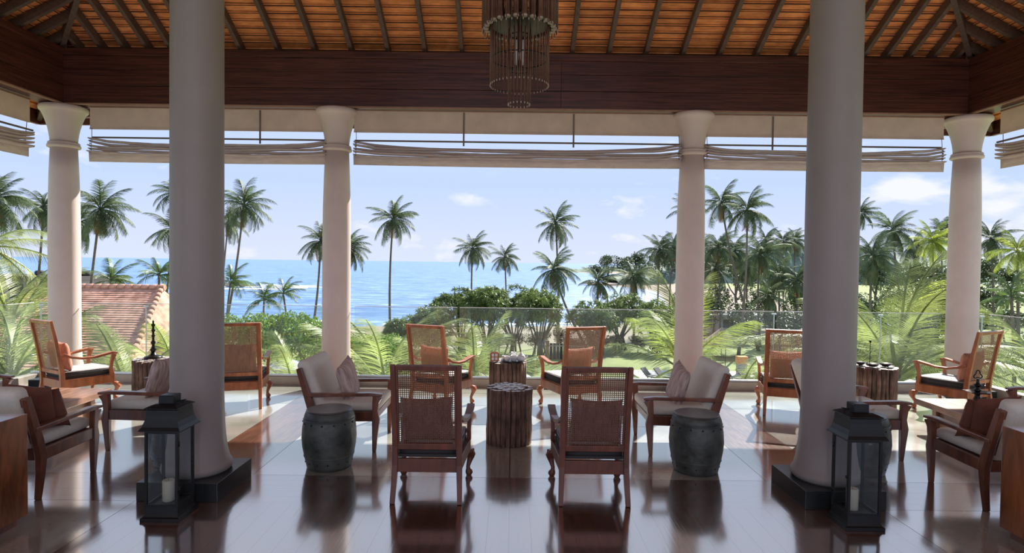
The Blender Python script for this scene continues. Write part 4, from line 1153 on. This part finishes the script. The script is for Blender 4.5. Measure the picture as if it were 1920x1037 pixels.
NEAR = [frond_mesh('frond', 62, 1, .30, .45, .30, .0095, 3, 'frond_near', seed=4), frond_mesh('frond', 62, 1, .25, .75, .30, .0095, 3, 'frond_near', hang=.7, seed=5)]
NEARY = [frond_mesh('frond', 62, 1, .30, .45, .30, .0095, 3, 'frond_yellow', seed=6)]
def crown(t, top, meshes, n, r, rnd, lo=-50, hi=78, wind=0.0):
    for k in range(n):
        f = (k + .5) / n
        el = math.radians(hi + (lo - hi) * f ** .85) + rnd.uniform(-.12, .12)
        az = k * 2.39996 + rnd.uniform(-.25, .25)
        az = az - wind * math.sin(az)
        me = meshes[rnd.randrange(len(meshes))]
        s = r * rnd.uniform(.85, 1.15)
        o = inst('frond', me, t, top)
        o.rotation_euler = (rnd.uniform(-.3, .3), -el, az); o.scale = (s, s, s)
def palm(cx, cy, cz, r, bx, kind, label, group, i):
    rnd = random.Random(100 + i)
    G0 = max(gz(bx, cy), -9.3)
    t = thing('coconut_palm', label, 'palm tree', (bx, cy, G0), 0, group)
    H = cz - G0; dx = cx - bx
    n = 9; pts = []
    bow = rnd.uniform(-.25, .25) + dx * .12
    for k in range(n + 1):
        f = k / n
        pts.append((dx * f ** 1.25 + bow * math.sin(PI * f), 0, H * f))
    r0 = .14 if kind != 's' else .11
    MB().tube(pts, [r0 * (1.5 - .95 * min(1, 4 * k / n)) if k < 2 else r0 * (1.05 - .45 * k / n) for k in range(n + 1)], 8).obj('trunk', 'trunk', t)
    top = (dx, 0, H - .05)
    key = {'t': 't', 'b': 't', 's': 's', 'y': 'y'}[kind]
    nf = 27 if kind != 's' else 15
    crown(t, top, FR[key], nf, r * 1.12, rnd, -62 if kind != 's' else -25, 80, .45)
    if kind in 'tb':
        for k in range(3 if kind == 't' else 8):
            o = inst('dry_frond', FR['d'][1], t, top, (0, math.radians(rnd.uniform(45, 75)), rnd.uniform(0, 6.28)), (r * .8,) * 3)
        nu = MB()
        for k in range(6):
            a = k * 1.05; nu.lathe([(.03, H - .5), (.12, H - .42), (.12, H - .30), (.03, H - .22)], 6, (dx + .2 * math.cos(a), .2 * math.sin(a)))
        tag(nu.obj('coconuts', 'frond', t), kind='stuff')
    return t
GL = 'coconut palm in the dense mixed palm grove on the right across the bay'
for i, (cx, cy, cz, r, bx, kind, lab) in enumerate(PALMS):
    palm(cx, cy, cz, r, bx, kind, lab or GL, 'palms of the right grove' if lab is None else 'coconut palms beyond the rail', i)

# near crowns just beyond the rail
near = [
    (-2.6, 12.8, -1.15, 2.4, 14, 'bright palm crown at the rail, left of the left far cane chair', 0, 80, 0),
    (-.85, 14.2, -1.55, 2.2, 13, 'pale palm crown rising right of the left far cane chair', 0, 78, 0),
    (3.45, 12.4, -.45, 1.95, 10, 'yellow green palm crown behind the slim column right of centre', 20, 85, 1),
    (1.9, 11.2, -1.05, 2.1, 10, 'palm crown low between the right far cane chair and the slim column right of centre', -10, 45, 0),
    (6.9, 11.0, -.35, 2.4, 15, 'big feathery palm crown right of the thick right column', 5, 80, 0),
    (8.2, 13.2, -.6, 2.2, 12, 'palm crown between the right branch stool and the rightmost slim column', 10, 80, 1),
    (4.7, 12.6, -1.05, 1.9, 11, 'arching palm crown over the pool, left of the thick right column', -10, 50, 0),
    (10.3, 11.8, -.6, 2.2, 14, 'palm crown in the right corner beyond the rail', 0, 70, 0),
    (-6.9, 11.2, -1.15, 2.2, 14, 'palm crown before the tiled roof, left of the thick left column', 0, 75, 0),
    (-9.9, 12.2, -.8, 2.4, 15, 'palm crown in the left corner beyond the rail', 0, 75, 0),
    (-12.6, 15.5, -.1, 2.2, 13, 'palm crown low at the left picture edge before the grey building', 0, 75, 0),
    (-5.1, 14.5, -1.5, 2.0, 12, 'palm crown behind the cane chair right of the thick left column', 0, 70, 0),
    (-18.3, 21.5, 2.0, 2.5, 14, 'large palm crown high at the left picture edge', -45, 40, 0),
    (-7.6, 14.0, -1.2, 1.9, 12, 'palm crown low before the tiled roof, right part', 0, 75, 1),
]
for i, (x, y, z, r, n, lab, lo, hi, yel) in enumerate(near):
    rnd = random.Random(500 + i)
    t = thing('young_palm', lab, 'palm tree', (x, y, -7.5), 0, 'palm crowns just beyond the rail')
    H = z + 7.5
    MB().tube([(0, 0, 0), (.1, .1, H * .5), (0, 0, H)], [.2, .14, .11], 10).obj('trunk', 'trunk', t)
    crown(t, (0, 0, H), NEARY + NEAR[:1] if yel else NEAR, n, r, rnd, lo, hi, 0)

# ---- pandanus grove, shrubs and broadleaf trees
def rosette_cloud(centers, nper, r, leaf, w, rnd, m_, nl=16, flat=.75, parent=None, name='foliage'):
    m = MB()
    for (cx, cy, cz, rx, rz) in centers:
        for _ in range(nper):
            # points on the upper shell of an ellipsoid
            a = rnd.uniform(0, 2 * PI); u = rnd.uniform(-.55, 1); s_ = math.sqrt(1 - u * u) * rnd.uniform(.75, 1.05)
            c = Vector((cx + rx * s_ * math.cos(a), cy + rx * s_ * math.sin(a), cz + rz * u))
            out = Vector((s_ * math.cos(a), s_ * math.sin(a), u + .4)).normalized()
            for k in range(nl):
                d = (out * .5 + Vector((rnd.gauss(0, 1), rnd.gauss(0, 1), rnd.gauss(0, .8)))).normalized()
                ln = leaf * rnd.uniform(.6, 1.1)
                sd2 = d.cross(Vector((rnd.gauss(0, 1), rnd.gauss(0, 1), rnd.gauss(0, 1)))).normalized() * w * .5
                p1 = c + d * ln * .55; p2 = p1 + (d - Vector((0, 0, .9))).normalized() * ln * .5
                m.add([c - sd2 * .6, c + sd2 * .6, p1 + sd2, p1 - sd2, p2], [(0, 1, 2, 3), (3, 2, 4)])
    o = m.obj(name, m_, parent); tag(o, kind='stuff')
    return o
rnd = random.Random(21)
pan = [(-9.3, 54, -5.3, 1.5, 1.3, 'low grey green screwpine at the left end of the grove'), (-6.9, 55, -4.5, 1.8, 1.5, 'screwpine second from the left in the grove'),
       (-4.6, 57, -3.6, 2.3, 2.0, 'tall bushy screwpine left of the middle of the grove'), (-2.2, 55, -3.2, 2.1, 1.9, 'sunlit screwpine in the middle of the grove'),
       (.3, 57, -3.3, 2.3, 1.9, 'broad screwpine right of the middle of the grove'), (2.5, 54.5, -3.3, 1.9, 1.9, 'screwpine at the right end of the grove'),
       (8.4, 63, -4.7, 2.2, 1.8, 'dark screwpine over the beach right of the slanting palm'), (11.6, 66, -4.3, 2.6, 2.0, 'broad dark tree over the beach, left of the slim column right of centre'),
       (15.0, 64, -4.8, 2.4, 1.8, 'dark bushy tree close left of the slim column right of centre')]
for i, (x, y, z, rx, rz, lab) in enumerate(pan):
    z += .55; rz *= 1.12; rx *= 1.08
    zb = gz(x, y)
    t = thing('screwpine', lab, 'tree', (x, y, zb), 0, 'screwpine grove')
    zz = z - zb
    br = 0
    for k in range(11):
        a = rnd.uniform(0, 6.28); r0_ = rnd.uniform(.1, .9); r1 = rnd.uniform(.3, .95) * rx
        MB().tube([(r0_ * math.cos(a) * 1.3, r0_ * math.sin(a), 0), (r0_ * .6 * math.cos(a), r0_ * .6 * math.sin(a), zz * .38), (r1 * .6 * math.cos(a + .4), r1 * .6 * math.sin(a + .4), zz * .72), (r1 * math.cos(a + .4), r1 * math.sin(a + .4), zz)], [.07, .085, .07, .05], 5).obj('stem', 'branch', t)
    cl = [(0, 0, zz, rx, rz)] + [(rnd.uniform(-.6, .6) * rx, rnd.uniform(-.5, .5) * rx, zz + rnd.uniform(-.1, .3) * rz, rx * .6, rz * .6) for _ in range(4)]
    rosette_cloud(cl, 62, 1, .62, .075, rnd, 'screw', 18, parent=t)
# broadleaf trees: three shared crowns
proto = []
for k in range(3):
    r_ = random.Random(60 + k)
    m = MB()
    for b_ in range(9):
        bx_, by_, bz_ = r_.uniform(-.55, .55), r_.uniform(-.55, .55), r_.uniform(-.2, .55); rr = r_.uniform(.35, .6)
        for q in range(230):
            d = Vector((r_.gauss(0, 1), r_.gauss(0, 1), r_.gauss(0, 1))).normalized() * rr * r_.uniform(.75, 1.05)
            c = Vector((bx_, by_, bz_)) + Vector((d.x, d.y, d.z * .75))
            a = Vector((r_.gauss(0, 1), r_.gauss(0, 1), r_.gauss(0, .5))).normalized() * .055; b2 = a.cross(Vector((r_.gauss(0, 1), r_.gauss(0, 1), 1))).normalized() * .035
            m.add([c - a, c - b2, c + a, c + b2], [(0, 1, 2, 3)])
    proto.append(m.mesh('foliage', 'broadleaf'))
    if k == 0:
        m2 = MB(); m2.v, m2.f, m2.mi, m2.sm = m.v, m.f, m.mi, m.sm; shrub_me = m2.mesh('foliage', 'shrub'); dry_me = m2.mesh('foliage', 'scrub')
trunk_me = MB().tube([(0, 0, 0), (.1, 0, .5), (0, .05, 1)], [.06, .045, .03], 7).mesh('trunk', 'branch')
def broad(x, y, h, w, label, i, group, me=None, zb=-7.6, name='broadleaf_tree', cat='tree'):
    zb = max(gz(x, y), -9.0)
    t = thing(name, label, cat, (x, y, zb), i * 1.3, group)
    o = inst('foliage', me or proto[i % 3], t, (0, 0, h * .62), (0, 0, 0), (w, w, h * .48)); tag(o, kind='stuff')
    inst('trunk', trunk_me, t, (0, 0, 0), (0, 0, 0), (h * .5, h * .5, h * .62))
    for s_ in (-1, 1):
        inst('branch', trunk_me, t, (0, 0, h * .25), (0, s_ * .55, i), (h * .25, h * .25, h * .45))
    return t
rb = random.Random(31); k = 0
for x in np.arange(26, 66, 3.6):
    broad(float(x) + rb.uniform(-1, 1), 92 + rb.uniform(-6, 8), rb.uniform(5.2, 7.2), rb.uniform(2.2, 2.9), 'dark broadleaf tree in the front row under the right grove palms', k, 'broadleaf trees of the right grove'); k += 1
for x in np.arange(46, 110, 6):
    broad(float(x) + rb.uniform(-1, 1), 118 + rb.uniform(-10, 12), rb.uniform(8, 11.5), rb.uniform(3.4, 4.4), 'taller dark broadleaf tree in the back row of the right grove', k, 'broadleaf trees of the right grove'); k += 1
for x in np.arange(25, 78, 3.0):
    broad(float(x) + rb.uniform(-.8, .8), 76 + rb.uniform(-3, 4), rb.uniform(3.6, 5.2), rb.uniform(1.9, 2.5), 'dark undergrowth tree shading the trunks of the right grove', k, 'undergrowth of the right grove'); k += 1
for x in np.arange(70, 112, 4.2):
    broad(float(x) + rb.uniform(-.8, .8), 100 + rb.uniform(-4, 5), rb.uniform(6, 8.5), rb.uniform(3.0, 3.8), 'dark broadleaf tree at the far right, below the wooded hill', k, 'far right broadleaf trees'); k += 1
for x in np.arange(30, 60, 3.2):
    broad(float(x) + rb.uniform(-1, 1), 60 + rb.uniform(-3, 12), rb.uniform(3.2, 4.8), rb.uniform(1.8, 2.6), 'low bushy tree at the foot of the right grove', k, 'low trees of the right grove'); k += 1
for (x, y, h, w) in ((33, 302, 10, 5), (40, 311, 14, 6), (48, 303, 13, 6), (56, 311, 16, 6.5), (64, 302, 14, 6.5), (73, 311, 18, 7), (83, 302, 17, 7), (94, 311, 20, 8)):
    broad(x + 8, y, h, w, 'tall hazy tree on the far shore of the bay', k, 'trees on the far shore', zb=-8.5); k += 1
for x in np.arange(-20, -7.5, 1.45):
    broad(float(x), 41 + rb.uniform(-1, 1.5), rb.uniform(5.0, 5.5) - (1.0 if x > -11.5 else 0), rb.uniform(1.5, 1.8), 'bright green shrub in the hedge below the sea view, left of centre', k, 'bright green hedge shrubs', me=shrub_me, zb=-7.4, name='shrub', cat='shrub'); k += 1
for x in np.arange(-10, 20, 1.5):
    broad(float(x) + rb.uniform(-.5, .5), 60.5 + rb.uniform(-1.5, 3), rb.uniform(1.5, 2.6), rb.uniform(1.0, 1.5), 'low dry scrub under the screwpine grove', k, 'low scrub under the grove', me=dry_me, name='shrub', cat='shrub'); k += 1
for (x, y, h, w, lab) in ((-32, 40, 5.2, 2.4, 'green shrub left behind the tiled roof'), (-28, 38, 5.6, 2.6, 'green shrub in the middle behind the tiled roof'), (-38, 50, 6.0, 2.8, 'green shrub between the grey building and the tiled roof'), (-8.0, 46, 3.5, 1.6, 'grey green shrub under the lone tall palm')):
    broad(x, y, h, w, lab, k, 'shrubs on the left', zb=-7.5, name='shrub', cat='shrub'); k += 1

# ---- house with tiled roof
t = thing('tiled_house', 'house with sunlit terracotta tiled roof, left of the thick left column', 'house', (-19.9, 27, -7.5))
rows = 36; rt = MB()
for k in range(rows):
    f0, f1 = k / rows, (k + 1.25) / rows
    ya, za = -3.2 + 6.2 * f0, 4.55 + 3.15 * f0
    yb, zb_ = -3.2 + 6.2 * f1, 4.55 + 3.15 * f1 - .02
    xl, xr = -3.1, 2.9 + 2.0 * (1 - f0)
    rt.add([(xl, ya, za + .05), (xr, ya, za + .05), (xr, yb, zb_ + .02), (xl, yb, zb_ + .02), (xl, ya, za), (xr, ya, za)], [(0, 1, 2, 3), (4, 5, 1, 0)])
tag(rt.obj('roof_tile_courses', 'house_tile', t), kind='stuff')
MB().add([(-3.1, 3.0, 7.72), (2.9, 3.0, 7.72), (3.3, 6.5, 5.8), (-3.1, 6.5, 5.8)], [(0, 1, 2, 3)]).obj('rear_roof', 'house_tile', t)
MB().add([(2.9, 3.0, 7.70), (4.9, -3.2, 4.55), (3.9, 3.6, 6.6)], [(0, 1, 2)]).obj('hip_roof', 'house_tile', t)
cap_me = MB().tube([(-.2, 0, 0), (.2, 0, .02)], [.12, .14], 8).mesh('ridge_tile', 'house_tile')
for k in range(16): inst('ridge_tile', cap_me, t, (-2.9 + k * .385, 3.0, 7.74))
for k in range(18):
    f = k / 18; inst('ridge_tile', cap_me, t, (2.9 + 2.0 * f, 3.0 - 6.2 * f, 7.74 - 3.15 * f), (0, .4, -1.26))
MB().box(-3.0, 3.2, -2.4, 6.0, 0, 4.6).obj('wall', 'brick_wall', t)
MB().add([(-3.0, -2.4, 4.6), (-3.0, 6.0, 4.6), (-3.0, 3.0, 7.6)], [(0, 1, 2)]).obj('gable', 'brick_wall', t)
# lower wing to the left of the valley
rt = MB()
for k in range(20):
    f0, f1 = k / 20, (k + 1.2) / 20
    rt.add([(-7 + 3.6 * f0, -3, 4.2 + 2.3 * f0), (-7 + 3.6 * f0, 3, 4.2 + 2.3 * f0), (-7 + 3.6 * f1, 3, 4.2 + 2.3 * f1 - .02), (-7 + 3.6 * f1, -3, 4.2 + 2.3 * f1 - .02)], [(0, 3, 2, 1)])
tag(rt.obj('roof_tile_courses', 'house_tile', t), kind='stuff')
MB().box(-6.6, -3.1, -2.4, 2.6, 0, 4.2).obj('wall', 'brick_wall', t)

# ---- grey building at the far left
t = thing('grey_building', 'grey flat roofed building with water tanks at the left picture edge', 'building', (-60, 74.5, -7.7))
MB().box(-7, 8, 0, 8, 0, 6.6).obj('wall', 'wallpaint', t)
MB().box(-7.6, 8.6, -1.2, 8.4, 6.6, 7.0).obj('flat_roof', 'dark_roof', t)
MB().box(-7.6, 8.6, -1.6, 0, 3.6, 3.85).obj('balcony_slab', 'wallpaint', t)
for z in (4.3, 4.75):
    MB().box(-7.6, 8.6, -1.6, -1.54, z, z + .08).obj('balcony_rail', 'wallpaint', t)
for k in range(9):
    MB().box(-7.5 + k * 1.98, -7.4 + k * 1.98, -1.6, -1.5, 3.85, 6.6).obj('balcony_post', 'wallpaint', t)
for k in range(5):
    w_ = MB().box(-6.4 + k * 2.9, -4.6 + k * 2.9, -.05, .02, 4.1, 6.0).obj('window', 'dark_roof', t)
    MB().box(-6.3 + k * 2.9, -4.7 + k * 2.9, -.08, -.05, 4.2, 5.9).obj('pane', 'glass', w_)
for k, (x, m_) in enumerate(((1.6, 'dark_roof'), (4.2, 'blue_tank'), (6.0, 'blue_tank'), (7.3, 'dark_roof'))):
    MB().lathe([(.5, 7.0), (.55, 7.1), (.55, 7.45), (.4, 7.6), (.1, 7.65)], 16, (x, 2)).obj('water_tank', m_, t)

# ---- left sun terrace with bench and parasol
tag(MB().box(-24, -9, 28, 44, -7.45, -7.2).obj('terrace', 'patio'), kind='structure')
def parasol(x, y, zb, h, R_, drop, label, m_='white_cloth', n=8, thatch=False):
    t = thing('thatched_parasol' if thatch else 'parasol', label, 'parasol', (x, y, zb), .2)
    MB().lathe([(.3, 0), (.3, .06), (.04, .08), (.035, h)], 10).obj('pole', 'metal' if not thatch else 'branch', t)
    rim = [(R_ * math.cos(2 * PI * k / n), R_ * math.sin(2 * PI * k / n), h - drop) for k in range(n)]
    m = MB(); m.add([(0, 0, h)] + rim + [(a, b, c - .14) for a, b, c in rim], [(0, k + 1, (k + 1) % n + 1) for k in range(n)] + [(k + 1, n + k + 1, n + (k + 1) % n + 1, (k + 1) % n + 1) for k in range(n)])
    o = m.obj('canopy', m_, t); s_ = o.modifiers.new('t', 'SOLIDIFY'); s_.thickness = .02 if not thatch else .1
    for k in range(n):
        a = 2 * PI * k / n
        MB().tube([(0, 0, h - .05), (R_ * math.cos(a), R_ * math.sin(a), h - drop - .03)], .015, 4).obj('rib', 'grey_wood', t)
    return t
parasol(-13.6, 37.6, -7.2, 2.9, 1.35, .55, 'white parasol on the sun terrace, left of the slim column left of centre')
parasol(-.18, 22, -7.4, 5.6, 1.7, 1.15, 'white peaked parasol just below the rail behind the tea stool')
parasol(20.8, 61, -7.5, 3.0, 2.0, 1.6, 'thatched parasol on the lawn, just right of the slim column right of centre', 'thatch', 12, True)
t = thing('slatted_bench', 'grey slatted garden bench on the terrace left of the slim column left of centre', 'bench', (-15.0, 36.0, -7.2), .1)
MB().box(-1.5, 1.5, .3, .36, 1.35, 1.5).obj('top_rail', 'grey_wood', t)
MB().box(-1.5, 1.5, .3, .36, .95, 1.05).obj('mid_rail', 'grey_wood', t)
MB().box(-1.5, 1.5, -.3, .3, .42, .5).obj('seat', 'grey_wood', t)
for k in range(12):
    MB().box(-1.42 + k * .25, -1.32 + k * .25, .31, .35, .5, .96).obj('slat', 'patio', t)
MB().box(-1.5, 1.5, .31, .35, 1.05, 1.35).obj('back_board', 'grey_wood', t)
for x in (-1.45, 1.45):
    MB().box(x - .05, x + .05, -.3, .36, 0, .42).obj('leg', 'grey_wood', t)
t = thing('deck_chair', 'pale slatted deck chair left of the grey garden bench', 'deck chair', (-17.3, 35.4, -7.2), .5)
MB().sweep([(0, -.6, .35), (0, .3, .35), (0, .95, .95)], .65, .06).obj('slatted_seat', 'white_cloth', t)
for x in (-.28, .28):
    for y in (-.5, .25): MB().box(x - .03, x + .03, y - .03, y + .03, 0, .35).obj('leg', 'grey_wood', t)
t = thing('garden_table', 'grey wooden table in front of the garden bench', 'table', (-14.6, 33.6, -7.2), 0)
MB().box(-1.3, 1.3, -.4, .4, .70, .76).obj('table_top', 'grey_wood', t)
for x in (-1.15, 1.15):
    for y in (-.3, .3): MB().box(x - .04, x + .04, y - .04, y + .04, 0, .70).obj('leg', 'grey_wood', t)

# ---- pool terrace on the right
tag(MB().box(10, 32, 37.5, 52, -7.5, -7.30).obj('pool_deck', 'patio'), kind='structure')
tag(MB().box(12, 30, 38.5, 46, -7.29, -7.26).obj('pool', 'pool'), kind='structure')
for i, x in enumerate((16.1, 17.2, 18.3, 19.4, 20.5, 10.9, 11.9)):
    t = thing('sun_lounger', 'dark sun lounger by the pool, %s' % ('leftmost of the row of five', 'second from the left of the row', 'third from the left of the row', 'fourth from the left of the row', 'rightmost of the row of five', 'left of the separate pair', 'right of the separate pair')[i], 'sun lounger', (x, 47.6, -7.3), .75, 'poolside sun loungers')
    MB().sweep([(0, -.9, .30), (0, .3, .30), (0, .85, .85)], .62, .09).obj('bed', 'lounger', t)
    for sx in (-.25, .25):
        for sy in (-.8, .2): MB().box(sx - .03, sx + .03, sy - .03, sy + .03, 0, .28).obj('leg', 'lounger', t)
for i, x in enumerate((16.9, 20.3)):
    t = thing('closed_parasol_pole', 'thin dark pole standing by the loungers, %s one' % ('left', 'right')[i], 'pole', (x, 48.6, -7.3), 0)
    MB().lathe([(.2, 0), (.2, .05), (.03, .06), (.03, 2.4)], 8).obj('pole', 'iron', t)
t = thing('towel_stand', 'small orange topped towel stand on the lawn by the loungers', 'stand', (18.9, 50.5, -7.3), 0)
MB().box(-.35, .35, -.3, .3, 0, .9).obj('body', 'grey_wood', t); MB().box(-.4, .4, -.35, .35, .9, 1.5).obj('towels', 'orange', t)
# beach hut wall and fence among the trees
t = thing('beach_hut', 'low grey white hut among the trunks of the right grove', 'hut', (29.5, 84, -7.7))
MB().box(-4.5, 4.5, 0, 4, 0, 2.3).obj('wall', 'wallpaint', t); MB().box(-5, 5, -.6, 4.5, 2.3, 2.6).obj('flat_roof', 'grey_wood', t)
for k in range(3): MB().box(-3.6 + k * 2.9, -2.2 + k * 2.9, -.05, .02, .8, 1.9).obj('window', 'dark_roof', t)
t = thing('timber_screen', 'dark timber screen under the trees right of the tea stool', 'fence', (4.9, 58, -7.5))
for k in range(11): MB().box(-1.6 + k * .32, -1.32 + k * .32, -.04, .04, 0, 1.6).obj('plank', 'dark_roof', t)
MB().box(-1.7, 1.95, -.08, -.04, 1.3, 1.42).obj('rail', 'grey_wood', t)
for i, (x, lab) in enumerate(((3.4, 'pale post left of the dark timber screen'),)):
    t = thing('garden_post', lab, 'post', (x, 57.6, -7.5)); MB().box(-.15, .15, -.15, .15, 0, 1.9).obj('shaft', 'track', t)
